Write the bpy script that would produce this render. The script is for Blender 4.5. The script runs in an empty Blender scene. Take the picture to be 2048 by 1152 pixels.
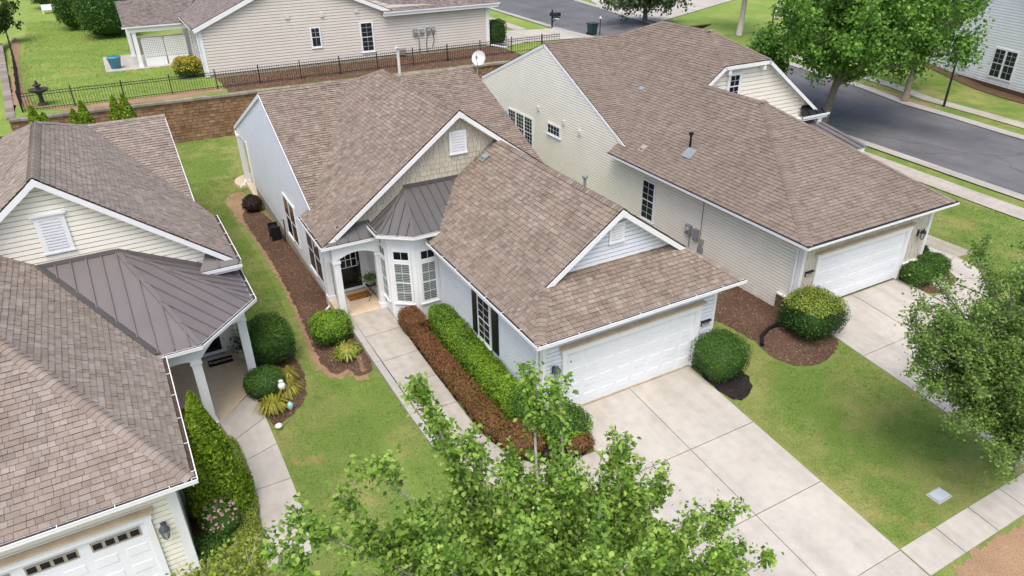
import bpy, math, random
import numpy as np
from mathutils import Vector, Matrix
random.seed(7); NR = np.random.default_rng(11)
SC = bpy.context.scene; COL = SC.collection
R = math.radians

# ---------------------------------------------------------------- camera
cam = bpy.data.cameras.new('camera'); camo = bpy.data.objects.new('camera', cam); COL.objects.link(camo)
cam.sensor_width = 36; cam.lens = 36 * 1411.6 / 2048; cam.clip_end = 2000; cam.clip_start = .1
CAM = Vector((-8.556, -14.054, 13.618))
camo.matrix_world = Matrix.Translation(CAM) @ Matrix.Rotation(-.4957, 4, 'Z') @ Matrix.Rotation(1.0638, 4, 'X') @ Matrix.Rotation(-.01544, 4, 'Z')
SC.camera = camo
# ---------------------------------------------------------------- light: bright thin overcast, sun high at the front left
W = bpy.data.worlds.new('World'); SC.world = W; W.use_nodes = True
wn = W.node_tree; bg = wn.nodes['Background']
sky = wn.nodes.new('ShaderNodeTexSky'); sky.sky_type = 'NISHITA'; sky.sun_disc = False
SUN_EL, SUN_AZ = R(65), R(213)           # azimuth clockwise from +Y
sky.sun_elevation = SUN_EL; sky.sun_rotation = SUN_AZ; sky.air_density = 1.0; sky.dust_density = 4.5; sky.ozone_density = 1.0
wn.links.new(sky.outputs[0], bg.inputs[0]); bg.inputs[1].default_value = .15
sl = bpy.data.lights.new('sun', 'SUN'); sl.energy = .85; sl.angle = R(34); sl.color = (1, .99, .975)
so = bpy.data.objects.new('sun', sl); COL.objects.link(so)
sd = Vector((math.sin(SUN_AZ) * math.cos(SUN_EL), math.cos(SUN_AZ) * math.cos(SUN_EL), math.sin(SUN_EL)))
so.rotation_euler = sd.to_track_quat('Z', 'Y').to_euler(); so.location = (0, 0, 60)
SC.view_settings.view_transform = 'Standard'; SC.view_settings.look = 'None'
SC.view_settings.exposure = .8; SC.view_settings.gamma = 1; SC.view_settings.use_curve_mapping = False

# ---------------------------------------------------------------- materials
def lin(r, g, b):
    f = lambda c: (c / 255 / 12.92) if c <= 10 else ((c / 255 + .055) / 1.055) ** 2.4
    return (f(r), f(g), f(b), 1)
MATS = {}
class NT:
    def __init__(s, name):
        m = bpy.data.materials.new(name); m.use_nodes = True; s.m = m; s.t = m.node_tree
        s.p = s.t.nodes['Principled BSDF']; MATS[name] = m
    def n(s, typ, **kw):
        o = s.t.nodes.new('ShaderNode' + typ)
        for k, v in kw.items():
            if k in o.inputs.keys(): o.inputs[k].default_value = v
            else: setattr(o, k, v)
        return o
    def l(s, a, b): s.t.links.new(a, b)
    def coords(s, scale=(1, 1, 1), obj=False):
        if obj: tc = s.n('TexCoord').outputs['Object']
        else: tc = s.n('NewGeometry').outputs['Position']
        mp = s.n('Mapping'); mp.inputs['Scale'].default_value = scale; s.l(tc, mp.inputs[0]); return mp.outputs[0]
    def noise(s, vec, scale, detail=4, rough=.55):
        o = s.n('TexNoise'); o.inputs['Scale'].default_value = scale; o.inputs['Detail'].default_value = detail; o.inputs['Roughness'].default_value = rough
        s.l(vec, o.inputs['Vector']); return o.outputs['Fac']
    def ramp(s, fac, stops, interp='LINEAR'):
        o = s.n('ValToRGB'); e = o.color_ramp.elements; o.color_ramp.interpolation = interp
        while len(e) > 1: e.remove(e[-1])
        for i, (pos, c) in enumerate(stops):
            x = e[0] if i == 0 else e.new(pos)
            x.position = pos; x.color = c if len(c) == 4 else (*c, 1)
        s.l(fac, o.inputs[0]); return o.outputs[0]
    def mix(s, a, b, fac, mode='MIX'):
        o = s.n('Mix'); o.data_type = 'RGBA'; o.blend_type = mode
        for k, v in ((6, a), (7, b), (0, fac)):
            if hasattr(v, 'links') or hasattr(v, 'is_linked'): s.l(v, o.inputs[k])
            else: o.inputs[k].default_value = v
        return o.outputs[2]
    def bump(s, h, strength=.3, dist=.02):
        o = s.n('Bump'); o.inputs['Strength'].default_value = strength; o.inputs['Distance'].default_value = dist
        s.l(h, o.inputs['Height']); s.l(o.outputs[0], s.p.inputs['Normal'])
    def col(s, c):
        if hasattr(c, 'is_linked'): s.l(c, s.p.inputs['Base Color'])
        else: s.p.inputs['Base Color'].default_value = c
    def set(s, rough=.6, spec=.3, metal=0):
        s.p.inputs['Roughness'].default_value = rough; s.p.inputs['Specular IOR Level'].default_value = spec; s.p.inputs['Metallic'].default_value = metal
        return s.m
G4 = lambda v: (v, v, v, 1)
def simple(name, c, rough=.6, spec=.3, var=.12, vs=1.5, fine=.06, metal=0):
    """plain paint or plastic with soft weathering of its own"""
    k = NT(name); v = k.coords()
    a = k.noise(v, vs, 5); b = k.noise(v, vs * 14, 3)
    k1 = k.ramp(a, [(.3, G4(1 - var)), (.7, G4(1 + 0 * var))]); k2 = k.ramp(b, [(.3, G4(1 - fine)), (.7, G4(1))])
    c1 = k.mix(c, k1, 1.0, 'MULTIPLY'); k.col(k.mix(c1, k2, 1.0, 'MULTIPLY')); return k.set(rough, spec, metal)
def islands(name, stops, rough=.9, spec=.12, grain=.2, gs=90, sheen=None, interp='LINEAR', bump=.25, patch=.15, ps=.35, streak=0):
    """pieces that differ one by one: colour from a white noise on object and island"""
    k = NT(name); v = k.coords()
    geo = k.n('NewGeometry'); oi = k.n('ObjectInfo'); cx = k.n('CombineXYZ')
    k.l(geo.outputs['Random Per Island'], cx.inputs[0]); k.l(oi.outputs['Random'], cx.inputs[1])
    wnz = k.n('TexWhiteNoise'); wnz.noise_dimensions = '2D'; k.l(cx.outputs[0], wnz.inputs['Vector'])
    c = k.ramp(wnz.outputs['Value'], stops, interp)
    g = k.noise(v, gs, 2); k1 = k.ramp(g, [(.25, G4(1 - grain)), (.75, G4(1 + grain * .4))])
    pz = k.noise(v, ps, 4); k2 = k.ramp(pz, [(.3, G4(1 - patch)), (.7, G4(1))])
    c = k.mix(c, k1, 1.0, 'MULTIPLY'); c = k.mix(c, k2, 1.0, 'MULTIPLY')
    if streak: c = k.mix(c, k.ramp(k.noise(k.coords((2.6, 2.6, .35)), 1.0, 4), [(.35, G4(1 - streak)), (.62, G4(1.04))]), 1.0, 'MULTIPLY')
    k.col(c)
    if bump: k.bump(g, bump, .01)
    return k.set(rough, spec)
def roofmat(name, cs, **kw): return islands(name, [(i / (len(cs) - 1) if len(cs) > 1 else 0, lin(*c)) for i, c in enumerate(cs)], streak=.14, **kw)

M_ROOF = roofmat('shingle_taupe', [(127, 113, 100), (138, 126, 113), (144, 128, 114), (147, 133, 120), (145, 128, 115), (152, 139, 126), (157, 145, 132), (142, 127, 114)], gs=60, grain=.25)
M_ROOFR = roofmat('shingle_brown', [(128, 116, 104), (135, 122, 110), (139, 126, 114), (137, 124, 111), (142, 128, 116), (145, 132, 120), (133, 120, 109)], gs=60, grain=.22)
M_ROOFL = roofmat('shingle_rose', [(137, 126, 115), (147, 135, 124), (149, 136, 124), (152, 141, 129), (150, 135, 123), (158, 146, 136), (160, 150, 140), (147, 135, 124)], gs=60, grain=.22)
M_ROOFG = roofmat('shingle_gray', [(112, 104, 100), (134, 126, 121), (148, 138, 132), (140, 126, 119), (160, 150, 144)], gs=60)
M_DECK = simple('roof_felt', lin(70, 58, 50), .95, .1)
M_BUTT = simple('shingle_edge', lin(52, 43, 38), .95, .05)
def lapmat(name, c, dirt=.1):
    k = NT(name); v = k.coords((1, 1, 1)); a = k.noise(v, .9, 5); b = k.noise(k.coords((5, 5, .6)), 2.2, 4)
    k1 = k.ramp(a, [(.3, G4(1 - dirt)), (.7, G4(1))]); k2 = k.ramp(b, [(.3, G4(1 - dirt * .25)), (.65, G4(1))])
    sx = k.n('SeparateXYZ'); k.l(k.n('NewGeometry').outputs['Position'], sx.inputs[0]); mr = k.n('MapRange'); mr.inputs[1].default_value = -.6; mr.inputs[2].default_value = .7; mr.inputs[3].default_value = .55; mr.inputs[4].default_value = 0; k.l(sx.outputs[2], mr.inputs[0])
    gr = k.n('Math'); gr.operation = 'MULTIPLY'; k.l(mr.outputs[0], gr.inputs[0]); k.l(k.ramp(k.noise(k.coords((2, 2, 1)), 1.6, 5), [(.35, G4(0)), (.65, G4(1))]), gr.inputs[1])
    c = k.mix(k.mix(c, k1, 1.0, 'MULTIPLY'), k2, 1.0, 'MULTIPLY'); k.col(k.mix(c, lin(150, 138, 118), gr.outputs[0])); return k.set(.5, .3)
M_SIDE_M = lapmat('siding_pale_gray', lin(226, 230, 236), .06); M_SIDE_R = lapmat('siding_cream', lin(246, 240, 225), .06); M_SIDE_L = lapmat('siding_ivory', lin(244, 240, 226), .06)
M_SIDE_B = lapmat('siding_gray', lin(218, 211, 200), .06); M_SIDE_W = lapmat('siding_white', lin(242, 244, 247), .05)
M_SHAKE_M = islands('shake_khaki', [(0, lin(186, 178, 160)), (.5, lin(192, 184, 166)), (1, lin(197, 190, 173))], .8, .2, .06, 40, patch=.08)
M_SHAKE_R = islands('shake_tan', [(0, lin(196, 188, 172)), (.5, lin(204, 196, 180)), (1, lin(210, 203, 188))], .8, .2, .06, 40, patch=.08)
M_WHITE = simple('white_trim', lin(236, 237, 238), .45, .35, .07, 1.2, .04)
M_DOORW = simple('white_door_paint', lin(232, 235, 238), .5, .3, .05, .8, .03)
M_WOODTOP = simple('bare_wood_cap', lin(214, 194, 164), .8, .15, .3, 2.5, .2)
M_BLACK = simple('black_paint', lin(22, 23, 26), .4, .4, .1)
M_IRON = simple('black_iron', lin(30, 32, 34), .55, .4, .2)
M_GUARD = simple('gutter_guard', lin(38, 38, 44), .7, .2, .2)
M_METAL = simple('metal_roof_charcoal', lin(92, 89, 87), .42, .45, .12, 1.2, .05)
M_METAL2 = simple('metal_roof_charcoal_old', lin(112, 106, 105), .45, .45, .12, 1.0, .06)
M_GREYMET = simple('grey_metal', lin(142, 148, 150), .5, .4, .15, 5, .1)
M_PVC = simple('white_pvc', lin(216, 214, 208), .5, .3, .1)
def concrete(name, c, stain=.12, warm=(170, 140, 105)):
    k = NT(name); v = k.coords(); a = k.noise(v, .45, 6, .6); b = k.noise(v, 3.5, 5); f = k.noise(v, 120, 2)
    c0 = k.mix(c, lin(*warm), k.ramp(k.noise(v, .8, 4), [(.55, G4(0)), (.8, G4(.22))]))
    c1 = k.mix(c0, k.ramp(a, [(.3, G4(1 - stain)), (.7, G4(1.0))]), 1.0, 'MULTIPLY')
    c2 = k.mix(c1, k.ramp(b, [(.25, G4(1 - stain)), (.6, G4(1.0))]), 1.0, 'MULTIPLY')
    geo = k.n('NewGeometry'); oi = k.n('ObjectInfo')
    c2 = k.mix(c2, k.ramp(oi.outputs['Random'], [(0, G4(.93)), (1, G4(1.0))]), 1.0, 'MULTIPLY')
    vo = k.n('TexVoronoi'); vo.feature = 'DISTANCE_TO_EDGE'; vo.inputs['Scale'].default_value = .33; wv = k.n('VectorMath'); wv.operation = 'ADD'; k.l(v, wv.inputs[0]); nz = k.n('TexNoise'); nz.inputs['Scale'].default_value = 1.3; nz.inputs['Detail'].default_value = 6; k.l(v, nz.inputs['Vector']); k.l(nz.outputs['Color'], wv.inputs[1]); k.l(wv.outputs[0], vo.inputs['Vector'])
    crack = k.ramp(vo.outputs['Distance'], [(0, G4(.72)), (.0022, G4(.86)), (.004, G4(1))]); keepc = k.ramp(k.noise(v, .21, 2), [(.56, G4(0)), (.6, G4(1))])
    c2 = k.mix(c2, k.mix(c2, crack, 1.0, 'MULTIPLY'), keepc)
    c2 = k.mix(c2, k.ramp(k.noise(k.coords((1.5, .12, 1)), 1.0, 4), [(.38, G4(.88)), (.6, G4(1.02))]), 1.0, 'MULTIPLY')
    spot = k.ramp(k.noise(v, 1.7, 2), [(.76, G4(1)), (.80, G4(.8))])
    c2 = k.mix(c2, spot, 1.0, 'MULTIPLY')
    k.col(k.mix(c2, k.ramp(f, [(.3, G4(.9)), (.7, G4(1.05))]), 1.0, 'MULTIPLY')); k.bump(f, .15, .005); return k.set(.9, .2)
M_CONC = concrete('concrete_drive', lin(192, 186, 175), .13); M_WALK = concrete('concrete_walk', lin(186, 179, 167), .18)
M_PORCH = concrete('concrete_porch_sealed', lin(222, 202, 172), .14, (190, 140, 90)); M_KERB = concrete('concrete_kerb', lin(180, 177, 168), .15)
M_FOUND = concrete('foundation_parge', lin(176, 168, 152), .16)
def asphalt():
    k = NT('asphalt'); v = k.coords(); a = k.noise(v, .25, 6, .6); f = k.noise(v, 60, 2); b = k.noise(v, 2.2, 5)
    c = k.ramp(a, [(.3, lin(92, 92, 95)), (.7, lin(114, 113, 114))])
    c = k.mix(c, k.ramp(b, [(.3, G4(.9)), (.65, G4(1))]), 1.0, 'MULTIPLY')
    vo = k.n('TexVoronoi'); vo.feature = 'DISTANCE_TO_EDGE'; vo.inputs['Scale'].default_value = .12; wv = k.n('VectorMath'); wv.operation = 'ADD'; k.l(v, wv.inputs[0]); nz = k.n('TexNoise'); nz.inputs['Scale'].default_value = .6; nz.inputs['Detail'].default_value = 7; k.l(v, nz.inputs['Vector']); k.l(nz.outputs['Color'], wv.inputs[1]); k.l(wv.outputs[0], vo.inputs['Vector'])
    c = k.mix(c, k.ramp(vo.outputs['Distance'], [(0, G4(.7)), (.004, G4(.8)), (.008, G4(1))]), 1.0, 'MULTIPLY'); lane = k.ramp(k.noise(k.coords((.9, .05, .2)), 1.0, 3), [(.35, G4(.92)), (.65, G4(1.06))]); c = k.mix(c, lane, 1.0, 'MULTIPLY')
    k.col(k.mix(c, k.ramp(f, [(.3, G4(.85)), (.7, G4(1.1))]), 1.0, 'MULTIPLY')); k.bump(f, .3, .006); return k.set(.85, .25)
M_ASPH = asphalt()
def ground_grass(name, greens, dry, bare=.0):
    k = NT(name); v = k.coords(); a = k.noise(v, .16, 5, .6); b = k.noise(v, 1.1, 5, .65); f = k.noise(v, 26, 3, .7); d = k.noise(k.coords((1, 1, 1)), .42, 6, .65)
    c = k.ramp(b, [(.25, lin(*greens[0])), (.55, lin(*greens[1])), (.8, lin(*greens[2]))])
    c = k.mix(c, lin(*dry), k.ramp(d, [(.45, G4(0)), (.62, G4(.64))]))
    c = k.mix(c, lin(*greens[0]), k.ramp(a, [(.42, G4(0)), (.62, G4(.6))]))
    if bare: c = k.mix(c, lin(176, 140, 104), k.ramp(k.noise(v, .75, 5, .6), [(.64, G4(0)), (.72, G4(bare))]))
    k.col(k.mix(c, k.ramp(f, [(.25, G4(.58)), (.75, G4(1.22))]), 1.0, 'MULTIPLY')); k.bump(f, .6, .04); return k.set(.95, .08)
M_LAWN = ground_grass('lawn_mown', [(100, 124, 58), (115, 137, 66), (133, 148, 78)], (166, 156, 102), .45)
M_LAWNB = ground_grass('lawn_back', [(116, 142, 66), (131, 154, 74), (146, 163, 84)], (158, 160, 96), 0)
def mulch(name, cs, bump=.9):
    k = NT(name); v = k.coords((1, 1, 1)); vo = k.n('TexVoronoi'); vo.inputs['Scale'].default_value = 26; k.l(k.coords((1, 1.6, 1)), vo.inputs['Vector'])
    c = k.ramp(vo.outputs['Color'], [(i / (len(cs) - 1), lin(*x)) for i, x in enumerate(cs)])
    f = k.noise(v, 40, 3, .7); a = k.noise(v, .7, 5)
    c = k.mix(c, k.ramp(f, [(.3, G4(.6)), (.7, G4(1.2))]), 1.0, 'MULTIPLY'); c = k.mix(c, k.ramp(a, [(.3, G4(.8)), (.7, G4(1.08))]), 1.0, 'MULTIPLY')
    k.col(c); k.bump(f, bump, .05); return k.set(.95, .08)
M_MULCH = mulch('mulch_brown', [(84, 66, 54), (108, 86, 70), (126, 102, 84), (94, 74, 60)]); M_MULCHB = mulch('mulch_black', [(44, 40, 40), (58, 52, 51), (70, 62, 60)])
M_DIRT = mulch('red_clay', [(158, 128, 100), (172, 142, 112), (150, 124, 98)], .5)
M_CHIP = islands('wood_chip', [(0, lin(76, 56, 46)), (.4, lin(106, 82, 68)), (.75, lin(134, 106, 90)), (.93, lin(164, 136, 118)), (1, lin(196, 170, 150))], .9, .1, .15, 60, bump=0)
M_CHIPB = islands('black_chip', [(0, lin(34, 31, 32)), (.6, lin(62, 56, 55)), (1, lin(88, 80, 78))], .9, .1, .15, 60, bump=0)
def grassmat(name, cs, dry):
    k = NT(name); geo = k.n('NewGeometry'); c = k.ramp(geo.outputs['Random Per Island'], [(i / (len(cs) - 1), lin(*x)) for i, x in enumerate(cs)]); v = k.coords()
    c = k.mix(c, lin(*dry), k.ramp(k.noise(v, .42, 6, .65), [(.45, G4(0)), (.62, G4(.64))])); k.col(k.mix(c, k.ramp(k.noise(v, 1.6, 4), [(.3, G4(.75)), (.7, G4(1.1))]), 1.0, 'MULTIPLY')); return k.set(.85, .1)
M_GRASS = grassmat('grass_blade', [(90, 116, 48), (114, 136, 58), (140, 150, 76), (122, 140, 62)], (178, 166, 112))
M_GRASSB = islands('grass_blade_back', [(0, lin(112, 144, 58)), (.5, lin(132, 158, 70)), (1, lin(156, 168, 88))], .8, .15, .1, 10, bump=0, patch=.25, ps=.5)
def leafmat(name, cs, trans=.35, rough=.5, spec=.25):
    k = NT(name); geo = k.n('NewGeometry'); oi = k.n('ObjectInfo'); cx = k.n('CombineXYZ')
    k.l(geo.outputs['Random Per Island'], cx.inputs[0]); k.l(oi.outputs['Random'], cx.inputs[1])
    wz = k.n('TexWhiteNoise'); wz.noise_dimensions = '2D'; k.l(cx.outputs[0], wz.inputs['Vector'])
    c = k.ramp(wz.outputs['Value'], [(i / (len(cs) - 1), lin(*x)) for i, x in enumerate(cs)])
    pn = k.noise(k.coords(), 1.3, 3); c = k.mix(c, k.ramp(pn, [(.3, G4(.78)), (.7, G4(1.1))]), 1.0, 'MULTIPLY')
    k.col(c); k.set(rough, spec)
    if trans:
        tr = k.n('BsdfTranslucent'); k.l(c, tr.inputs[0]); ms = k.n('MixShader'); ms.inputs[0].default_value = trans
        out = k.t.nodes['Material Output']; k.l(k.p.outputs[0], ms.inputs[1]); k.l(tr.outputs[0], ms.inputs[2]); k.l(ms.outputs[0], out.inputs[0])
    return k.m
L_MAPLE = leafmat('leaf_maple', [(70, 104, 40), (104, 144, 54), (134, 172, 66), (160, 194, 84), (188, 214, 112), (118, 156, 60)], .45)
L_MAPLER = leafmat('leaf_maple_dark', [(80, 110, 52), (106, 138, 64), (130, 160, 78), (158, 182, 102), (114, 146, 70)], .45)
L_STREET = leafmat('leaf_street', [(66, 102, 42), (90, 134, 52), (114, 160, 62), (142, 182, 80), (100, 144, 56)])
L_FAR = leafmat('leaf_far', [(58, 80, 54), (78, 100, 66), (104, 124, 84), (130, 146, 108), (90, 112, 72)])
L_BOX = leafmat('leaf_boxwood', [(52, 80, 34), (72, 106, 42), (92, 130, 50), (112, 150, 62)], .3)
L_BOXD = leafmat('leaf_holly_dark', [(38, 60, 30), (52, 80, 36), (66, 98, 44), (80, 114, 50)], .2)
L_HEDGE = leafmat('leaf_hedge_bright', [(94, 132, 38), (122, 162, 46), (146, 182, 56), (170, 200, 74)], .4)
L_RED = leafmat('leaf_red_bronze', [(106, 70, 46), (136, 88, 58), (150, 104, 64), (126, 102, 56), (118, 116, 58), (162, 120, 70)], .25)
L_REDB = leafmat('leaf_red_bright', [(120, 74, 56), (144, 90, 66), (138, 100, 64), (126, 106, 60), (156, 118, 70)], .25)
L_YEL = leafmat('leaf_yellow', [(150, 138, 40), (190, 168, 48), (206, 184, 60), (120, 126, 44)], .25)
L_LIME = leafmat('leaf_lime', [(96, 122, 44), (126, 146, 54), (154, 168, 66), (176, 180, 84)], .25)
L_CONE = leafmat('leaf_arborvitae', [(84, 114, 28), (112, 144, 34), (140, 168, 42), (168, 188, 58)], .35)
L_GCOV = leafmat('leaf_ground_cover', [(124, 142, 56), (146, 160, 68), (164, 174, 82), (132, 148, 60)], .3)
L_DAY = leafmat('leaf_daylily', [(128, 134, 46), (160, 158, 62), (182, 172, 78), (146, 144, 54)], .25)
L_PINE = leafmat('leaf_pine', [(52, 72, 34), (76, 96, 44), (100, 116, 56)], .1)
L_PINK = leafmat('petal_pink', [(226, 180, 172), (240, 214, 204), (216, 150, 144), (246, 232, 222)], .3)
L_VAR = leafmat('leaf_variegated', [(34, 58, 44), (52, 78, 60), (210, 220, 210), (226, 232, 224), (44, 70, 54)], .2)
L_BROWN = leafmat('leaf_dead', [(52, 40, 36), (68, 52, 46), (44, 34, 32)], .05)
def barkmat(name, a, b):
    k = NT(name); v = k.coords((6, 6, 1.2)); n = k.noise(v, 5, 5, .65); k.col(k.ramp(n, [(.3, lin(*a)), (.7, lin(*b))])); k.bump(n, .6, .03); return k.set(.9, .15)
M_BARK = barkmat('bark_grey', (92, 84, 74), (150, 142, 128)); M_BARKD = barkmat('bark_brown', (84, 70, 58), (128, 112, 96)); M_TWIG = barkmat('bark_pale', (136, 130, 118), (186, 180, 166))
def glassmat(name, tint=(.02, .026, .03)):
    k = NT(name); k.p.inputs['Base Color'].default_value = (*tint, 1); k.set(.05, .22)
    v = k.coords(); n = k.noise(v, 2.2, 2); k.bump(n, .05, .02); return k.m
M_GLASS = glassmat('window_glass'); M_GLASSD = glassmat('dark_door_glass', (.008, .01, .012))
def clearglass():
    k = NT('clear_pane'); g = k.n('BsdfGlossy'); g.inputs['Roughness'].default_value = .04; t = k.n('BsdfTransparent'); t.inputs[0].default_value = (.9, .92, .92, 1)
    m = k.n('MixShader'); m.inputs[0].default_value = .05; k.l(t.outputs[0], m.inputs[1]); k.l(g.outputs[0], m.inputs[2])
    k.l(m.outputs[0], k.t.nodes['Material Output'].inputs[0]); return k.m
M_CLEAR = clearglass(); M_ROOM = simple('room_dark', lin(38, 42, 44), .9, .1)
M_BLIND = simple('blind_slat', lin(196, 198, 192), .6, .2, .05)
M_BLOCK = islands('wall_block_tan', [(0, lin(132, 102, 78)), (.3, lin(152, 118, 90)), (.6, lin(166, 132, 102)), (.85, lin(146, 118, 96)), (1, lin(178, 148, 118))], .95, .1, .3, 30, bump=.8, patch=.25, ps=.8)
M_CAP = islands('wall_cap_grey', [(0, lin(132, 122, 112)), (1, lin(160, 150, 140))], .95, .1, .2, 30, bump=.5)
M_STONE = islands('field_stone', [(0, lin(96, 76, 60)), (.3, lin(128, 98, 74)), (.6, lin(146, 120, 96)), (.8, lin(112, 100, 90)), (1, lin(164, 140, 112))], .9, .15, .25, 25, bump=.7)
M_PEBBLE = islands('river_pebble', [(0, lin(206, 202, 194)), (.6, lin(226, 222, 214)), (1, lin(178, 172, 164))], .7, .2, .1, 30, bump=0)
M_COIR = simple('coir_mat', lin(178, 118, 60), .95, .05, .2, 6, .2); M_COIRE = simple('coir_edge', lin(92, 66, 38), .95, .05)
M_MATB = simple('black_rubber_mat', lin(34, 31, 30), .9, .1); M_LETTER = simple('mat_lettering', lin(206, 200, 190), .9, .1); M_LETTERB = simple('mat_lettering_dark', lin(84, 54, 30), .9, .05)
M_GREENBIN = simple('green_bin', lin(30, 62, 54), .5, .3); M_TROUGH = mulch('gutter_trough_brown', [(58, 50, 44), (84, 72, 60), (104, 90, 74)], .4); M_POTB = simple('blue_glaze', lin(72, 142, 172), .25, .5); M_POTW = simple('white_bucket', lin(212, 214, 210), .5, .3, .15, 6)
M_POTG = simple('grey_pot', lin(128, 134, 128), .7, .2); M_STATUE = simple('dark_stone', lin(78, 72, 66), .9, .15, .25, 6); M_HOSE = simple('black_hose', lin(24, 24, 26), .6, .3)
M_BOXLID = simple('utility_lid', lin(176, 186, 190), .6, .3, .15, 5); M_GLOBE = simple('white_globe', lin(238, 236, 230), .3, .4); M_BLUEGLASS = simple('pale_blue_glass', lin(168, 204, 214), .2, .5)
M_LAMPG = simple('lantern_glass', lin(176, 180, 178), .2, .5); M_LAMPM = simple('lantern_pewter', lin(78, 82, 88), .45, .4)
# ---------------------------------------------------------------- mesh helpers
V = Vector
class MB:
    def __init__(s): s.v = []; s.f = []; s.mi = []
    def face(s, pts, mi=0):
        n = len(s.v); s.v += [tuple(p) for p in pts]; s.f.append(tuple(range(n, n + len(pts)))); s.mi.append(mi)
    def add(s, vs, fs, mi=0):
        n = len(s.v); s.v += [tuple(p) for p in vs]; s.f += [tuple(i + n for i in f) for f in fs]; s.mi += [mi] * len(fs)
    def box(s, x0, x1, y0, y1, z0, z1):
        s.add([(x, y, z) for z in (z0, z1) for y in (y0, y1) for x in (x0, x1)], [(0, 2, 3, 1), (4, 5, 7, 6), (0, 1, 5, 4), (2, 6, 7, 3), (0, 4, 6, 2), (1, 3, 7, 5)]); return s
    def frame(s, o, a, b, c):
        """box spanned by three vectors from corner o"""
        o, a, b, c = V(o), V(a), V(b), V(c)
        s.add([o + a * i + b * j + c * k for k in (0, 1) for j in (0, 1) for i in (0, 1)], [(0, 2, 3, 1), (4, 5, 7, 6), (0, 1, 5, 4), (2, 6, 7, 3), (0, 4, 6, 2), (1, 3, 7, 5)]); return s
    def bar(s, p, q, w, h, up=(0, 0, 1)):
        p, q = V(p), V(q); d = (q - p).normalized(); side = d.cross(V(up)).normalized(); u = side.cross(d)
        return s.frame(p - side * w / 2 - u * h / 2, q - p, side * w, u * h)
    def tube(s, pts, r, n=8, caps=True):
        pts = [V(p) for p in pts]; rs = r if isinstance(r, (list, tuple)) else [r] * len(pts); b = len(s.v); ref = V((.31, .22, 1)).normalized()
        for i, p in enumerate(pts):
            d = (pts[min(i + 1, len(pts) - 1)] - pts[max(i - 1, 0)]).normalized()
            if abs(d.dot(ref)) > .95: ref = V((1, .1, .05)).normalized()
            a = d.cross(ref).normalized(); c = d.cross(a)
            for k in range(n):
                t = 2 * math.pi * k / n; s.v.append(tuple(p + (a * math.cos(t) + c * math.sin(t)) * rs[i]))
        for i in range(len(pts) - 1):
            for k in range(n):
                s.f.append((b + i * n + k, b + i * n + (k + 1) % n, b + (i + 1) * n + (k + 1) % n, b + (i + 1) * n + k)); s.mi.append(0)
        if caps:
            s.f.append(tuple(b + k for k in range(n))); s.f.append(tuple(b + (len(pts) - 1) * n + k for k in range(n))[::-1]); s.mi += [0, 0]
        return s
    def lathe(s, c, prof, n=14):
        """prof: (radius, z) from bottom to top"""
        b = len(s.v)
        for r, z in prof:
            for k in range(n): t = 2 * math.pi * k / n; s.v.append((c[0] + r * math.cos(t), c[1] + r * math.sin(t), c[2] + z))
        for i in range(len(prof) - 1):
            for k in range(n): s.f.append((b + i * n + k, b + i * n + (k + 1) % n, b + (i + 1) * n + (k + 1) % n, b + (i + 1) * n + k)); s.mi.append(0)
        s.f.append(tuple(b + k for k in range(n))[::-1]); s.f.append(tuple(b + (len(prof) - 1) * n + k for k in range(n))); s.mi += [0, 0]; return s
    def prism(s, poly, d):
        """closed polygon extruded by vector d"""
        poly = [V(p) for p in poly]; d = V(d); n = len(poly); b = len(s.v)
        s.v += [tuple(p) for p in poly] + [tuple(p + d) for p in poly]
        s.f += [tuple(b + i for i in range(n))[::-1], tuple(b + n + i for i in range(n))] + [(b + i, b + (i + 1) % n, b + n + (i + 1) % n, b + n + i) for i in range(n)]
        s.mi += [0] * (n + 2); return s
def mkmesh(name, verts, faces, mats, mi=None, smooth=False):
    me = bpy.data.meshes.new(name); me.from_pydata([tuple(v) for v in verts], [], faces)
    for m in mats: me.materials.append(m)
    if mi is not None and len(mats) > 1: me.polygons.foreach_set('material_index', np.array(mi, dtype=np.int32))
    if smooth: me.polygons.foreach_set('use_smooth', [True] * len(me.polygons))
    me.update(); return me
def fastmesh(name, verts, k, mats, mi=None):
    """verts (n*k,3): n separate k-gons"""
    verts = np.asarray(verts, dtype=np.float32).reshape(-1, 3); n = len(verts) // k
    me = bpy.data.meshes.new(name); me.vertices.add(len(verts)); me.vertices.foreach_set('co', verts.ravel()); me.loops.add(n * k)
    me.loops.foreach_set('vertex_index', np.arange(n * k, dtype=np.int32)); me.polygons.add(n)
    me.polygons.foreach_set('loop_start', np.arange(0, n * k, k, dtype=np.int32))
    for m in mats: me.materials.append(m)
    me.update(calc_edges=True); return me
ROOT_OF = {}
def base_of(parent): return ROOT_OF.get(parent.name, V((0, 0, 0))) if parent else V((0, 0, 0))
def link(name, data, parent=None, loc=None):
    o = bpy.data.objects.new(name, data); COL.objects.link(o)
    if parent: o.parent = parent; ROOT_OF[o.name] = base_of(parent)
    if loc is not None: o.location = loc
    return o
def obj(name, mb, mat, parent=None, smooth=False, label=None):
    """world-coordinate builder -> one mesh, moved into its thing's own frame"""
    b = base_of(parent); vs = [(x - b.x, y - b.y, z - b.z) for x, y, z in mb.v]
    mats = mat if isinstance(mat, (list, tuple)) else [mat]
    o = link(name, mkmesh(name, vs, mb.f, mats, mb.mi, smooth), parent)
    if label: o['label'] = label
    return o
def thing(name, label, cat, loc=(0, 0, 0), group=None, rotz=0):
    o = bpy.data.objects.new(name, None); COL.objects.link(o); o.empty_display_size = .2
    o.location = loc; o.rotation_euler = (0, 0, rotz); o['label'] = label; o['category'] = cat
    if group: o['group'] = group
    ROOT_OF[o.name] = V(loc); return o
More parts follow.
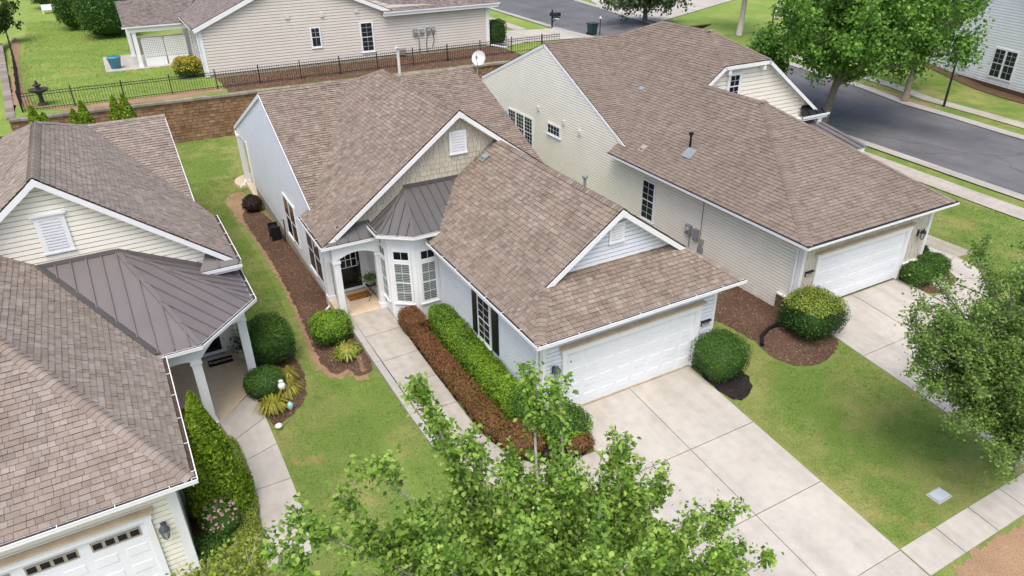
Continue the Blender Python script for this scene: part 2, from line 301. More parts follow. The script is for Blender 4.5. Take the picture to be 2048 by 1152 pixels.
def struct(o): o['kind'] = 'structure'; return o
def stuff(o): o['kind'] = 'stuff'; return o
def single(name, mb, mat, label, cat, loc, group=None, smooth=False):
    """a thing that is one mesh, origin at its base"""
    b = V(loc); vs = [(x - b.x, y - b.y, z - b.z) for x, y, z in mb.v]; mats = mat if isinstance(mat, (list, tuple)) else [mat]
    o = link(name, mkmesh(name, vs, mb.f, mats, mb.mi, smooth), None, loc); o['label'] = label; o['category'] = cat
    if group: o['group'] = group
    return o
def clip(poly, a, b, c):
    """keep a*x+b*y<=c of a 2-D polygon"""
    out = []; n = len(poly)
    for i in range(n):
        p, q = poly[i], poly[(i + 1) % n]; dp = a * p[0] + b * p[1] - c; dq = a * q[0] + b * q[1] - c
        if dp <= 1e-9: out.append(p)
        if (dp < -1e-9 and dq > 1e-9) or (dp > 1e-9 and dq < -1e-9):
            t = dp / (dp - dq); out.append((p[0] + (q[0] - p[0]) * t, p[1] + (q[1] - p[1]) * t))
    return out
def area(p): return sum(p[i][0] * p[(i + 1) % len(p)][1] - p[(i + 1) % len(p)][0] * p[i][1] for i in range(len(p))) / 2
def cliprect(poly, x0, x1, y0, y1):
    for k in ((-1, 0, -x0), (1, 0, x1), (0, -1, -y0), (0, 1, y1)):
        poly = clip(poly, *k)
        if len(poly) < 3: return []
    return poly
def halfplanes(poly):
    if area(poly) < 0: poly = poly[::-1]
    out = []
    for i in range(len(poly)):
        p, q = poly[i], poly[(i + 1) % len(poly)]; a, b = q[1] - p[1], -(q[0] - p[0]); out.append((a, b, a * p[0] + b * p[1]))
    return out
# ---------------------------------------------------------------- tiled surfaces: shingles, shakes, stones, blocks
def tiles(polys, expo, widths, gap, t_lo, t_hi, jig=.3, up=None, seed=1, vgap=0.0):
    """polys: convex planar 3-D polygons.  Returns list of tiles (frame, u0,u1,v0,v1, clipped 2-D polygon or None, thickness bonus)"""
    rnd = random.Random(seed); out = []
    for poly in polys:
        P = [V(p) for p in poly]; n = V((0, 0, 0))
        for i in range(len(P)): n += (P[i] - P[0]).cross(P[(i + 1) % len(P)] - P[0])
        n.normalize()
        if up is not None:
            if n.dot(V(up)) < 0: n = -n
            v = V((0, 0, 1)); u = v.cross(n).normalized()
        else:
            if n.z < 0: n = -n
            u = V((0, 0, 1)).cross(n).normalized(); v = n.cross(u)
        zmin = min(range(len(P)), key=lambda i: P[i].z); o = P[zmin]
        q = [((p - o).dot(u), (p - o).dot(v)) for p in P]; hp = halfplanes(q)
        u_lo, u_hi = min(a for a, b in q), max(a for a, b in q); v_hi = max(b for a, b in q)
        k = 0
        while k * expo < v_hi - .01:
            v0, v1 = k * expo, (k + 1) * expo; k += 1; x = u_lo - rnd.random() * widths[-1]; band = cliprect(q, u_lo - 1, u_hi + 1, v0, v1)
            if len(band) < 3: continue
            xb = max(a for a, b in band); xa = min(a for a, b in band)
            while x < xb:
                w = rnd.choice(widths)
                if x + w > xa:
                    r = [(x + gap / 2, v0), (x + w - gap / 2, v0), (x + w - gap / 2, v1 - vgap), (x + gap / 2, v1 - vgap)]
                    inside = all(a * px + b * py <= c + 1e-6 for a, b, c in hp for px, py in r); bonus = rnd.random() < jig
                    if inside: out.append(((o, u, v, n), r[0][0], r[1][0], v0, v1 - vgap, None, bonus))
                    else:
                        for h in hp:
                            r = clip(r, *h)
                            if len(r) < 3: break
                        if len(r) >= 3 and abs(area(r)) > 2e-4: out.append(((o, u, v, n), 0, 0, v0, v1, r, bonus))
                x += w
    return out
def tile_field(T, lst, mats, parent, name, t_lo, t_hi, bonus=.006, keep=300, field_name=None, dist=None):
    """the nearest `keep` whole tiles become objects of their own, the rest one joined part"""
    whole = [t for t in lst if t[5] is None]; rest = [t for t in lst if t[5] is not None]
    ctr = lambda t: t[0][0] + t[0][1] * ((t[1] + t[2]) / 2) + t[0][2] * t[3]
    def rank(t):
        c = ctr(t); d = c - CAM; l = d.length
        seen = t[0][3].dot(-d / l)
        loc = camo.matrix_world.inverted() @ c; px, py = loc.x / -loc.z * 1411.6, loc.y / -loc.z * 1411.6
        infr = loc.z < 0 and abs(px) < 1000 and abs(py) < 560
        return -(seen if seen > .1 else 0) * (1 if infr else 0) / l ** 2
    whole.sort(key=rank); near, far = whole[:keep], whole[keep:]
    cache = {}; b = base_of(parent)
    for (o, u, v, n), u0, u1, v0, v1, _, bo in near:
        key = (round(u1 - u0, 3), round(v1 - v0, 3), bo)
        if key not in cache:
            w, h = u1 - u0, v1 - v0; e = bonus if bo else 0; m = MB()
            m.add([(0, 0, 0), (w, 0, 0), (w, h, 0), (0, h, 0), (0, 0, t_lo + e), (w, 0, t_lo + e), (w, h, t_hi + e * .5), (0, h, t_hi + e * .5)], [(4, 5, 6, 7)], 0)
            n0 = len(m.v) - 8; m.f += [(n0, n0 + 1, n0 + 5, n0 + 4), (n0 + 1, n0 + 2, n0 + 6, n0 + 5), (n0 + 3, n0, n0 + 4, n0 + 7), (n0 + 2, n0 + 3, n0 + 7, n0 + 6)]; m.mi += [len(mats) - 1] * 4
            cache[key] = mkmesh(name, m.v, m.f, mats, m.mi)
        ob = bpy.data.objects.new(name, cache[key]); COL.objects.link(ob); ob.parent = parent
        c = o + u * u0 + v * v0 - b
        ob.matrix_local = Matrix(((u.x, v.x, n.x, c.x), (u.y, v.y, n.y, c.y), (u.z, v.z, n.z, c.z), (0, 0, 0, 1)))
    m = MB(); e1 = len(mats) - 1
    for (o, u, v, n), u0, u1, v0, v1, poly, bo in far + rest:
        p2 = poly or [(u0, v0), (u1, v0), (u1, v1), (u0, v1)]
        if poly and area(p2) < 0: p2 = p2[::-1]
        e = bonus if bo else 0; k = len(p2); h = max(v1 - v0, 1e-6); n0 = len(m.v)
        for a, c in p2: m.v.append(tuple(o + u * a + v * c - b))
        for a, c in p2: m.v.append(tuple(o + u * a + v * c + n * (t_lo + e + (t_hi - t_lo - e * .5) * (c - v0) / h) - b))
        m.f.append(tuple(n0 + k + i for i in range(k))); m.mi.append(0)
        for i in range(k):
            j = (i + 1) % k; m.f.append((n0 + i, n0 + j, n0 + k + j, n0 + k + i)); m.mi.append(e1)
    if m.f:
        fo = link(field_name or name + '_field', mkmesh(name, m.v, m.f, mats, m.mi), parent); stuff(fo); return fo
def shingle_roof(T, planes, mat, seed, keep=300, name='roof', plain=()):
    """deck sheets plus shingles; `planes` convex polygons in world space"""
    d = MB()
    for p in list(planes) + list(plain):
        P = [V(x) for x in p]; n = V((0, 0, 0))
        for i in range(len(P)): n += (P[i] - P[0]).cross(P[(i + 1) % len(P)] - P[0])
        n.normalize(); n = n if n.z > 0 else -n
        d.prism([x - n * .004 for x in P], -n * .05)
    deck = obj(name, d, M_DECK, T)
    lst = tiles(planes, .145, (.11, .15, .18, .22, .27), .006, 0, 0, .4, seed=seed)
    tile_field(T, lst, [mat, M_BUTT], deck, 'shingle', .022, .006, .008, keep)
    return deck
def ridge_caps(deck, p, q, n1, n2, mat, w=.15, step=.15, seed=0):
    """bent cap pieces laid from p to q over a ridge or hip; n1,n2 = normals of the two planes"""
    p, q = V(p), V(q); d = (q - p); L = d.length; d.normalize(); b = base_of(deck)
    s1 = d.cross(V(n1)).normalized(); s2 = V(n2).cross(d).normalized(); mid = (V(n1) + V(n2)).normalized()
    if s1.dot(V(n2)) > 0: s1 = -s1
    if s2.dot(V(n1)) > 0: s2 = -s2
    m = MB(); st = step * 1.35
    def ring(x, h): return [d * x + s1 * w + V(n1) * h, d * x + s1 * .03 + mid * (h + .004), d * x + s2 * .03 + mid * (h + .004), d * x + s2 * w + V(n2) * h]
    a, c = ring(0, .04), ring(st, .024); lo = ring(0, .026)
    m.v = [tuple(x) for x in a + c + lo]; m.f = [(0, 1, 5, 4), (1, 2, 6, 5), (2, 3, 7, 6), (8, 9, 1, 0), (9, 10, 2, 1), (10, 11, 3, 2)]; m.mi = [0, 0, 0, 1, 1, 1]
    me = mkmesh('ridge_cap', m.v, m.f, [mat, M_BUTT], m.mi); k = 0
    while k * step < L - .05:
        o = bpy.data.objects.new('ridge_cap', me); COL.objects.link(o); o.parent = deck; o.location = p + d * (k * step) - b; k += 1
def plane_n(poly):
    P = [V(p) for p in poly]; n = (P[1] - P[0]).cross(P[2] - P[0]).normalized(); return n if n.z > 0 else -n
def siding(name, T, o, d, n, poly, mat, expo=.115, lap=.014, z_ref=None):
    """lap siding on a convex polygon given as (s,z); o + d*s, outward normal n"""
    o, d, n = V(o), V(d), V(n); m = MB(); z0 = min(z for s, z in poly) if z_ref is None else z_ref; z1 = max(z for s, z in poly); k = 0
    P = lambda s, z, t: (o.x + d.x * s + n.x * t, o.y + d.y * s + n.y * t, z)
    slot = max(.024, expo * .2); rec = -.05
    while z0 + k * expo < z1:
        a, b = z0 + k * expo + slot, z0 + (k + 1) * expo; k += 1; c = cliprect(list(poly), -1e3, 1e3, a, b)
        if len(c) < 3: continue
        m.face([P(s, z, lap * (1 - .6 * (z - a) / expo)) for s, z in c])
        for zz, t in ((a, lap), (b, lap * .45)):
            e = sorted(s for s, z in c if abs(z - zz) < .004)
            if len(e) >= 2: m.face([P(e[0], zz, rec), P(e[-1], zz, rec), P(e[-1], zz, t), P(e[0], zz, t)])
    m.face([P(s, z, rec) for s, z in poly]); m.face([P(s, z, -.12) for s, z in poly])
    return obj(name, m, mat, T)
def gutter(T, pts, mat=None, guard=False, drop=.1, name='gutter', hangers=True):
    """K-style gutter along a polyline at the roof edge (top outer line = pts)"""
    mat = mat or M_WHITE; m = MB(); g = MB()
    for p, q in zip(pts, pts[1:]):
        p, q = V(p), V(q); d = (q - p).normalized(); s = d.cross(V((0, 0, 1))).normalized()
        m.frame(p - V((0, 0, drop)), q - p, s * .012, V((0, 0, drop))); m.frame(p - V((0, 0, drop)) - s * .1, q - p, s * .1, V((0, 0, .012)))
        m.frame(p - V((0, 0, drop + .06)) - s * .115, q - p, s * .014, V((0, 0, drop + .05)))
        (g if guard else m).frame(p - V((0, 0, .02)) - s * (.2 if guard else .004), q - p, s * (.21 if guard else .022), V((0, 0, .024)))
    o = obj(name, m, mat, T)
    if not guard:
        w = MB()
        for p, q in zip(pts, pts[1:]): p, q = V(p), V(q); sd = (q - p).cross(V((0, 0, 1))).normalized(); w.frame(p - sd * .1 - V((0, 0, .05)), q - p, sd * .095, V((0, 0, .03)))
        obj('trough_strip', w, M_TROUGH, o)  # dark brown strip laid along the open gutter trough
    if guard: obj('gutter_guard', g, M_GUARD, o)
    elif hangers:
        me = None
        for p, q in zip(pts, pts[1:]):
            p, q = V(p), V(q); d = (q - p); L = d.length; d.normalize(); s = d.cross(V((0, 0, 1))).normalized(); k = .3
            while k < L:
                c = p + d * k; b = MB().frame(c - s * .13 - V((0, 0, .004)), d * .016, s * .14, V((0, 0, .012))); obj('hanger', b, mat, o); k += 1.05
    return o
def downspout(T, pts, mat=None): return obj('downspout', MB().tube(pts, .042, 6), mat or M_WHITE, T)
def board(name, T, p, q, w, h, mat=None, up=(0, 0, 1)): return obj(name, MB().bar(p, q, w, h, up), mat or M_WHITE, T)
def rake(T, p, q, n, depth=.15, over=.3, name='rake_board', th=.03):
    """white rake fascia under the roof edge p->q, plus the soffit behind it (n = outward horizontal)"""
    p, q, n = V(p), V(q), V(n); dz = V((0, 0, -1)); d = (q - p).normalized(); perp = d.cross(n).normalized(); perp = perp if perp.z < 0 else -perp
    m = MB().frame(p + n * .004 + perp * .03, q - p, n * th, perp * depth); o = obj(name, m, M_WHITE, T)
    obj('soffit', MB().frame(p - n * over + perp * .07, q - p, n * over, perp * .012), M_WHITE, T)
    obj('frieze_board', MB().frame(p - n * over + perp * .085, q - p, n * .025, perp * .12), M_WHITE, T); return o
def rake_peak(T, p, n, s, depth=.2):
    """white plate closing the joint of two rake boards at a gable peak"""
    p, n = V(p), V(n); d = V((-n.y, n.x, 0)); z = V((0, 0, 1)); w = .2; q = [p - d * w - z * (s * w + .02), p - z * .02, p + d * w - z * (s * w + .02), p + d * w - z * (s * w + depth), p - z * (depth + .04), p - d * w - z * (s * w + depth)]
    return obj('rake_peak', MB().prism([x + n * .03 for x in q], n * .012), M_WHITE, T)
def window(T, o, d, n, w, h, cols=2, rows=(2, 2), blind=False, trim=.07, name='window', sill=True, glass=None, transom=0, frame_mat=None):
    """o = lower left corner on the wall; d along the wall, n outward. rows = panes in upper and lower sash"""
    o, d, n = V(o), V(d).normalized(), V(n).normalized(); z = V((0, 0, 1)); fm = frame_mat or M_WHITE
    m = MB()
    m.frame(o - d * trim - z * trim, d * (w + 2 * trim), n * .055, z * trim).frame(o - d * trim + z * h, d * (w + 2 * trim), n * .055, z * trim)
    m.frame(o - d * trim, d * trim, n * .055, z * h).frame(o + d * w, d * trim, n * .055, z * h)
    fr = obj(name, m, fm, T)
    if sill: obj('sill', MB().frame(o - d * (trim + .03) - z * (trim + .04), d * (w + 2 * trim + .06), n * .085, z * .04), fm, fr)
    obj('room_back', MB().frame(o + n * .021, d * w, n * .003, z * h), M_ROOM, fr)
    sashes = []; y = 0
    if len(rows) == 1: sashes = [(0, h, rows[0])]
    else: sashes = [(0, h * .5, rows[1]), (h * .5, h * .5, rows[0])]
    for i, (z0, sh, rw) in enumerate(sashes):
        s = MB(); t = .03; off = n * (.036 + .01 * (i if len(sashes) > 1 else 0)); c = o + z * z0 + off; dep = n * .014
        s.frame(c, d * w, dep, z * t).frame(c + z * (sh - t), d * w, dep, z * t).frame(c + z * t, d * t, dep, z * (sh - 2 * t)).frame(c + z * t + d * (w - t), d * t, dep, z * (sh - 2 * t))
        sa = obj('sash', s, fm, fr)
        obj('pane', MB().frame(c + n * .003 + d * .02 + z * .02, d * (w - .04), n * .003, z * (sh - .04)), M_CLEAR if blind else (glass or M_GLASS), fr)
        g = MB()
        for k in range(1, cols): g.frame(c + n * .006 + d * (w * k / cols - .006) + z * t, d * .012, n * .008, z * (sh - 2 * t))
        for k in range(1, rw):
            for q in range(cols): g.frame(c + n * .006 + d * (w * q / cols + .006) + z * (sh * k / rw - .006), d * (w / cols - .012), n * .008, z * .012)
        if g.f: obj('muntin', g, fm, fr)
    if blind:
        b = MB(); k = .03
        while k < h - .04: b.frame(o + n * .026 + z * k + d * .01, d * (w - .02), n * .006, z * .042); k += .072
        stuff(obj('blind_slats', b, M_BLIND, fr))
    return fr
def seam_roof(T, planes, mat, pitch=.42, name='metal_roof'):
    """standing-seam panels: planes = (polygon, seam direction); every panel and seam its own mesh"""
    for gi, (poly, sd) in enumerate(planes):
        P = [V(p) for p in poly]; n = plane_n(poly); v = V(sd); v = (v - n * v.dot(n)).normalized(); u = v.cross(n).normalized(); o = P[0]
        q = [((p - o).dot(u), (p - o).dot(v)) for p in P]; lo, hi = min(a for a, b in q), max(a for a, b in q)
        if gi == 0: sheet = obj(name, MB().prism([p - n * .01 for p in P], -n * .03), mat, T)
        else: obj('roof_face', MB().prism([p - n * .01 for p in P], -n * .03), mat, sheet)
        k = lo
        while k < hi:
            c = cliprect(q, k + .004, k + pitch - .004, -99, 99)
            if len(c) >= 3 and abs(area(c)) > .004:
                obj('panel', MB().prism([o + u * a + v * b - n * .008 for a, b in c], n * .012), mat, sheet)
            k += pitch
            ln = cliprect(q, k - .012, k + .012, -99, 99)
            if len(ln) >= 3:
                y0, y1 = min(b for a, b in ln), max(b for a, b in ln)
                if y1 - y0 > .12: obj('seam', MB().frame(o + u * (k - .013) + v * (y0 + .02), u * .032, v * (y1 - y0 - .04), n * .065), mat, sheet)
    return sheet
# ---------------------------------------------------------------- vegetation
def leaf_quads(c, size, nrm=None, spread=1.0, fold=.25, aspect=.7, rng=NR):
    """c (n,3) centres -> (n*4,3) leaf diamonds facing roughly nrm with random turn"""
    n = len(c); size = size * rng.uniform(.65, 1.35, n)[:, None]
    r = rng.normal(size=(n, 3))
    nn = r if nrm is None else nrm + r * spread
    nn = nn / np.linalg.norm(nn, axis=1, keepdims=True); t = rng.normal(size=(n, 3)); a = np.cross(nn, t); a /= np.linalg.norm(a, axis=1, keepdims=True); b = np.cross(nn, a)
    h = size * .5
    p0 = c - a * h; p2 = c + a * h; p1 = c + b * h * aspect - a * h * .15 + nn * h * fold; p3 = c - b * h * aspect - a * h * .15 + nn * h * fold
    return np.stack([p0, p1, p2, p3], 1).reshape(-1, 3)
def vnoise(p, f, seed=0):
    """cheap smooth pseudo-noise on points"""
    s = np.zeros(len(p)); rg = np.random.default_rng(seed)
    for k in range(5):
        w = rg.normal(size=3) * f * (1 + k * .6); s += np.sin(p @ w + rg.uniform(0, 6.3)) / (1 + k * .5)
    return s / 2.6
def shrub(name, label, cat, c, r, mat, n=3500, leaf=.05, box=0.0, group=None, seed=1, lump=.1, mat2=None, top2=.0, up=.0, ragged=.045, inner=L_BOXD):
    """clipped or loose shrub: ellipsoid/superellipsoid shell of leaves around a leafy core; c = base centre, r = half sizes (x,y) and height"""
    rng = np.random.default_rng(seed); T = thing(name, label, cat, c, group); ex = 2 + box * 6
    d = rng.normal(size=(n, 3)); d /= np.linalg.norm(d, axis=1, keepdims=True); d[:, 2] = np.where(d[:, 2] < -.55, -d[:, 2], d[:, 2])
    k = (np.abs(d) ** ex).sum(1) ** (-1 / ex); p = d * k[:, None]; h = r[2] / 2
    rad = (1 + lump * vnoise(p, 2.2, seed) + rng.normal(size=n) * ragged - rng.random(n) ** 3 * .14)
    nr = p / np.array([r[0], r[1], h]); nr /= np.linalg.norm(nr, axis=1, keepdims=True)
    P = p * rad[:, None] * np.array([r[0], r[1], h]) + np.array([0, 0, h]); P[:, 2] = np.maximum(P[:, 2], .03)
    if up: nr = nr + np.array([0, 0, up])
    sel = np.zeros(n, bool) if mat2 is None else (p[:, 2] + .35 * vnoise(p, 3, seed + 5) > top2)
    link('foliage', fastmesh('foliage', leaf_quads(P[~sel], leaf, nr[~sel], .85, rng=rng), 4, [mat]), T)
    stuff(T.children[0])
    if mat2 is not None and sel.any(): stuff(link('new_growth', fastmesh('new_growth', leaf_quads(P[sel] + nr[sel] * .02, leaf, nr[sel], .7, rng=rng), 4, [mat2]), T))
    ns = max(6, n // 420); d2 = rng.normal(size=(ns, 3)); d2[:, 2] = np.abs(d2[:, 2]); d2 /= np.linalg.norm(d2, axis=1, keepdims=True); s0 = d2 * ((np.abs(d2) ** ex).sum(1) ** (-1 / ex))[:, None] * np.array([r[0], r[1], h]) + np.array([0, 0, h])
    sp = np.concatenate([s0 + d2 * t + rng.normal(size=s0.shape) * .015 for t in (.01, .03, .06)]); stuff(link('stray_shoots', fastmesh('stray_shoots', leaf_quads(sp, leaf, None, rng=rng), 4, [mat2 or mat]), T))
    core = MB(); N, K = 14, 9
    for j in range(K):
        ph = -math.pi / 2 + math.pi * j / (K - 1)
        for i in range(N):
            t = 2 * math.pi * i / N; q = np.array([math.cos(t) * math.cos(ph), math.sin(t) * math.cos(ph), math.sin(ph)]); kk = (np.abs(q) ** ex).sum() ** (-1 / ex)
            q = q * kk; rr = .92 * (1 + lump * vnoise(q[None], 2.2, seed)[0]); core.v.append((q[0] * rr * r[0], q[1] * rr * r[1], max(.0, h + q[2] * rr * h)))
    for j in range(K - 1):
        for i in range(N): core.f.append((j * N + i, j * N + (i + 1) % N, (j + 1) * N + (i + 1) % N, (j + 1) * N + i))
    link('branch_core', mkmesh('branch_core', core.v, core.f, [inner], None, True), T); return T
def hedge(name, label, path, w, h, mat, n=9000, leaf=.05, seed=3, lump=.1, group=None, mat2=None, inner=L_BOXD, cat='hedge', red=.0):
    """clipped hedge along a ground path of (x,y,z)"""
    rng = np.random.default_rng(seed); c0 = V(path[0]); T = thing(name, label, cat, path[0], group)
    pts = np.array(path, float); seg = np.linalg.norm(np.diff(pts, axis=0), axis=1); cum = np.concatenate([[0], np.cumsum(seg)]); L = cum[-1]
    def at(t):
        t = np.clip(t, 0, L); i = np.clip(np.searchsorted(cum, t) - 1, 0, len(seg) - 1); f = (t - cum[i]) / seg[i]; p = pts[i] + (pts[i + 1] - pts[i]) * f[:, None]; d = (pts[i + 1] - pts[i]) / seg[i][:, None]
        return p, np.stack([d[:, 1], -d[:, 0], 0 * d[:, 0]], 1)
    t = rng.uniform(0, L, n); p, sd = at(t); a = rng.uniform(-.05 * math.pi, 1.05 * math.pi, n)
    ca, sa = np.cos(a), np.sin(a); kk = (np.abs(ca) ** 5 + np.abs(sa) ** 5) ** (-.2); ex, ez = ca * kk, np.maximum(sa * kk, -.0)
    endf = np.clip(np.minimum(t, L - t) / (w * .5), 0, 1) ** .5
    lmp = 1 + lump * vnoise(np.stack([t * 1.1, ex * 1.2, ez], 1), 1.5, seed) + rng.normal(size=n) * .04 - rng.random(n) ** 3 * .2
    P = p + sd * (ex * w / 2 * lmp * (.55 + .45 * endf))[:, None]; P[:, 2] += .03 + ez * h * lmp * (.72 + .28 * endf)
    nr = sd * ex[:, None]; nr[:, 2] += ez
    P -= np.array(c0)
    if mat2 is None: stuff(link('foliage', fastmesh('foliage', leaf_quads(P, leaf, nr, .6, rng=rng), 4, [mat]), T))
    else:
        s = vnoise(P, .9, seed + 9) + rng.normal(size=n) * .25 > red
        stuff(link('foliage', fastmesh('foliage', leaf_quads(P[~s], leaf, nr[~s], .6, rng=rng), 4, [mat]), T)); stuff(link('tinted_foliage', fastmesh('tinted_foliage', leaf_quads(P[s], leaf, nr[s], .6, rng=rng), 4, [mat2]), T))
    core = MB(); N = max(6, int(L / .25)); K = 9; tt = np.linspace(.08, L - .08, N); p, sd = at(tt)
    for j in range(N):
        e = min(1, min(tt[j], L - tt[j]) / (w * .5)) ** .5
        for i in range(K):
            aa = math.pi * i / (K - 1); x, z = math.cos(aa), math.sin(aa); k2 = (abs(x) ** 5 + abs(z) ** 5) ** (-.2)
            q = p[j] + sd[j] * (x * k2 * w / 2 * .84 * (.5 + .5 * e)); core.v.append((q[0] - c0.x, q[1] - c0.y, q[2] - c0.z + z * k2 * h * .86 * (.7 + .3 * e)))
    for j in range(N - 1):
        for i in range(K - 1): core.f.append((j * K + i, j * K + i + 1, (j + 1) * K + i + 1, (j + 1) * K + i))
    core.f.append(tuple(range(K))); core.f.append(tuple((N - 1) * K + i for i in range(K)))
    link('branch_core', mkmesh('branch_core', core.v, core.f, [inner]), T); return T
def blade_clump(name, label, c, r, h, n, mat, seed=1, w=.018, cat='plant', group=None):
    rng = np.random.default_rng(seed); T = thing(name, label, cat, c, group); q = []
    for i in range(n):
        a = rng.uniform(0, 6.283); l = rng.uniform(.55, 1.1); d = np.array([math.cos(a), math.sin(a), 0]); s = np.array([-d[1], d[0], 0]) * w; o = d * rng.uniform(0, r * .25); lean = rng.uniform(.3, 1.0)
        m = o + d * r * .45 * l * lean + np.array([0, 0, h * l * .85]); e = o + d * r * l * lean + np.array([0, 0, h * l * (.95 - .55 * lean)])
        q += [o - s, o + s, m + s * .9, m - s * .9, m - s * .9, m + s * .9, e + s * .2, e - s * .2]
    stuff(link('blades', fastmesh('blades', np.array(q), 4, [mat]), T)); return T
def cone_tree(name, label, c, h, r, mat, n=6000, leaf=.07, seed=1, group=None, lobes=1):
    rng = np.random.default_rng(seed); T = thing(name, label, 'evergreen', c, group); t = rng.random(n) ** 1.25; a = rng.uniform(0, 6.283, n)
    prof = np.where(t < .12, .8 + t * 1.6, (1 - (t - .12) / .88) ** .8 + .02); d = np.stack([np.cos(a), np.sin(a), 0 * a], 1)
    sp = 1 + .16 * vnoise(np.stack([np.cos(a) * 2, np.sin(a) * 2, t * h * 1.2], 1), 1.8, seed) + .05 * np.sin(t * h * 9 + np.cos(a * 5) * 2) - rng.random(n) ** 3 * .3
    P = d * (prof * r * sp)[:, None]; P[:, 2] = .08 + t * h * .96; nr = d.copy(); nr[:, 2] = .5
    sprig = leaf_quads(P, leaf, nr, .8, aspect=.5, rng=rng)
    stuff(link('foliage', fastmesh('foliage', sprig, 4, [mat]), T))
    obj('trunk', MB().tube([V(c), V(c) + V((0, 0, h * .9))], [.06, .015], 6), M_BARKD, T)
    link('branch_core', mkmesh('branch_core', *(lambda m: (m.v, m.f))(MB().lathe((0, 0, 0), [(r * .7, .08), (r * .74, h * .15), (r * .5, h * .45), (r * .22, h * .78), (.02, h * .95)], 12)), [L_BOXD]), T); return T
def tree(name, label, base, tips, r0, leafm, bark, leaf=.09, nsub=5, nleaf=90, seed=1, fork=.35, group=None, twig_len=.9, droop=.0, sublen=.35, cloud=0, cloudr=.5, extra=None, crook=.12, upright=0.0):
    """trunk and limbs grown towards given limb tips, twigs along the outer limbs, leaves along the twigs"""
    rng = np.random.default_rng(seed); rd = random.Random(seed); base = np.array(base, float); T = thing(name, label, 'tree', tuple(base), group)
    tips = [np.array(t, float) for t in tips]; top = max(t[2] for t in tips); cx = np.mean(tips, 0); F = base + (np.array([cx[0], cx[1], top]) - base) * fork; F[0] = base[0] + (cx[0] - base[0]) * .25; F[1] = base[1] + (cx[1] - base[1]) * .25
    trunk = MB().tube([V(base), V(base + (F - base) * .35 + rng.normal(size=3) * .03), V(F)], [r0 * 1.25, r0, r0 * .85], 10); limbs = MB(); lc = []; ln = []
    def bez(a, b, k, bow):
        m = (a + b) / 2 + bow; return [(1 - t) ** 2 * a + 2 * t * (1 - t) * m + t * t * b for t in np.linspace(0, 1, k)]
    for tp in tips:
        L = np.linalg.norm(tp - F); pts = bez(F + (np.array([0, 0, 1]) * rd.uniform(-.6, .3) * r0 * 4), tp, 8, np.array([0, 0, .16 * L]) * rd.uniform(-.4, .8) + rng.normal(size=3) * crook * L * .5)
        r1 = max(.018, r0 * .5 * min(1, L / 4)); limbs.tube([V(p) for p in pts], [r1 * (1 - .85 * i / 7) + .004 for i in range(8)], 6, False)
        for j in range(nsub):
            t = rd.uniform(.22, 1.0) if j else 1.0; i = min(6, int(t * 7)); o = pts[i] + (pts[i + 1] - pts[i]) * (t * 7 - i); ax = (pts[i + 1] - pts[i]); ax /= np.linalg.norm(ax)
            dv = ax * (.7 + upright) + rng.normal(size=3) * (.75 - .35 * upright) + np.array([0, 0, .25 - droop + .6 * upright]); dv /= np.linalg.norm(dv); sl2 = twig_len * rd.uniform(.55, 1.25) * (1.1 - .3 * t)
            e = o + dv * sl2; tw = bez(o, e, 5, rng.normal(size=3) * .1 * sl2 + np.array([0, 0, .08 * sl2])); limbs.tube([V(p) for p in tw], [.016, .013, .01, .007, .004], 4, False)
            m = int(nleaf * rd.uniform(.6, 1.3)); tt = rng.random(m) ** .7; ii = np.minimum((tt * 4).astype(int), 3); tw = np.array(tw); pp = tw[ii] + (tw[ii + 1] - tw[ii]) * (tt * 4 - ii)[:, None]
            off = rng.normal(size=(m, 3)) * (sublen * .5) * (.5 + .6 * rng.random(m))[:, None]; pp = pp + off + np.array([0, 0, -.02]); lc.append(pp)
            nv = off * .8 + np.array([0, 0, .45]); ln.append(nv / (np.linalg.norm(nv, axis=1, keepdims=True) + 1e-6))
    if extra is not None: lc.append(extra); ln.append(np.tile(np.array([0, 0, .6]), (len(extra), 1)))
    P = np.concatenate(lc) - base; N = np.concatenate(ln)
    obj('trunk', trunk, bark, T, True); obj('limbs', limbs, bark, T, True)
    stuff(link('crown', fastmesh('crown', leaf_quads(P, leaf, N, .9, rng=rng), 4, [leafm]), T)); return T
def dome_tips(c, rx, rz, n, seed, low=-.25, inner=.55):
    rng = np.random.default_rng(seed); out = []
    while len(out) < n:
        d = rng.normal(size=3); d /= np.linalg.norm(d)
        if d[2] < low: continue
        k = rng.uniform(inner, 1) ; out.append((c[0] + d[0] * rx * k, c[1] + d[1] * rx * k, c[2] + d[2] * rz * k))
    return out
# ---------------------------------------------------------------- terrain
def pw(y, pts):
    if y <= pts[0][0]: return pts[0][1]
    for (a, za), (b, zb) in zip(pts, pts[1:]):
        if y <= b: return za + (zb - za) * (y - a) / (b - a)
    return pts[-1][1]
def sm(t): t = min(1, max(0, t)); return t * t * (3 - 2 * t)
def wall_y(x): return 39.5 - .035 * (x + 15)
def zg(x, y):
    z = pw(y, ((-60, -1.6), (-14, -1.25), (-10, -1.0), (0, -.06), (4, -.1), (9, -.28), (16, -.7), (25, -1.1), (60, -1.1)))
    z -= .3 * sm((-3.3 - x) / 1.2) * sm((y + 6) / 6) * (1 - sm((y - 9) / 5))
    if x > 19:
        zr = pw(y, ((-40, -1.0), (-10, -.6), (3, -.35), (18, -.35), (42, 1.8), (70, 1.8), (200, 3.0))); z += (zr - z) * sm((x - 19) / 6)
    return z
def zup(x, y): return 1.8 if y < 70 else 1.8 + (y - 70) * .01
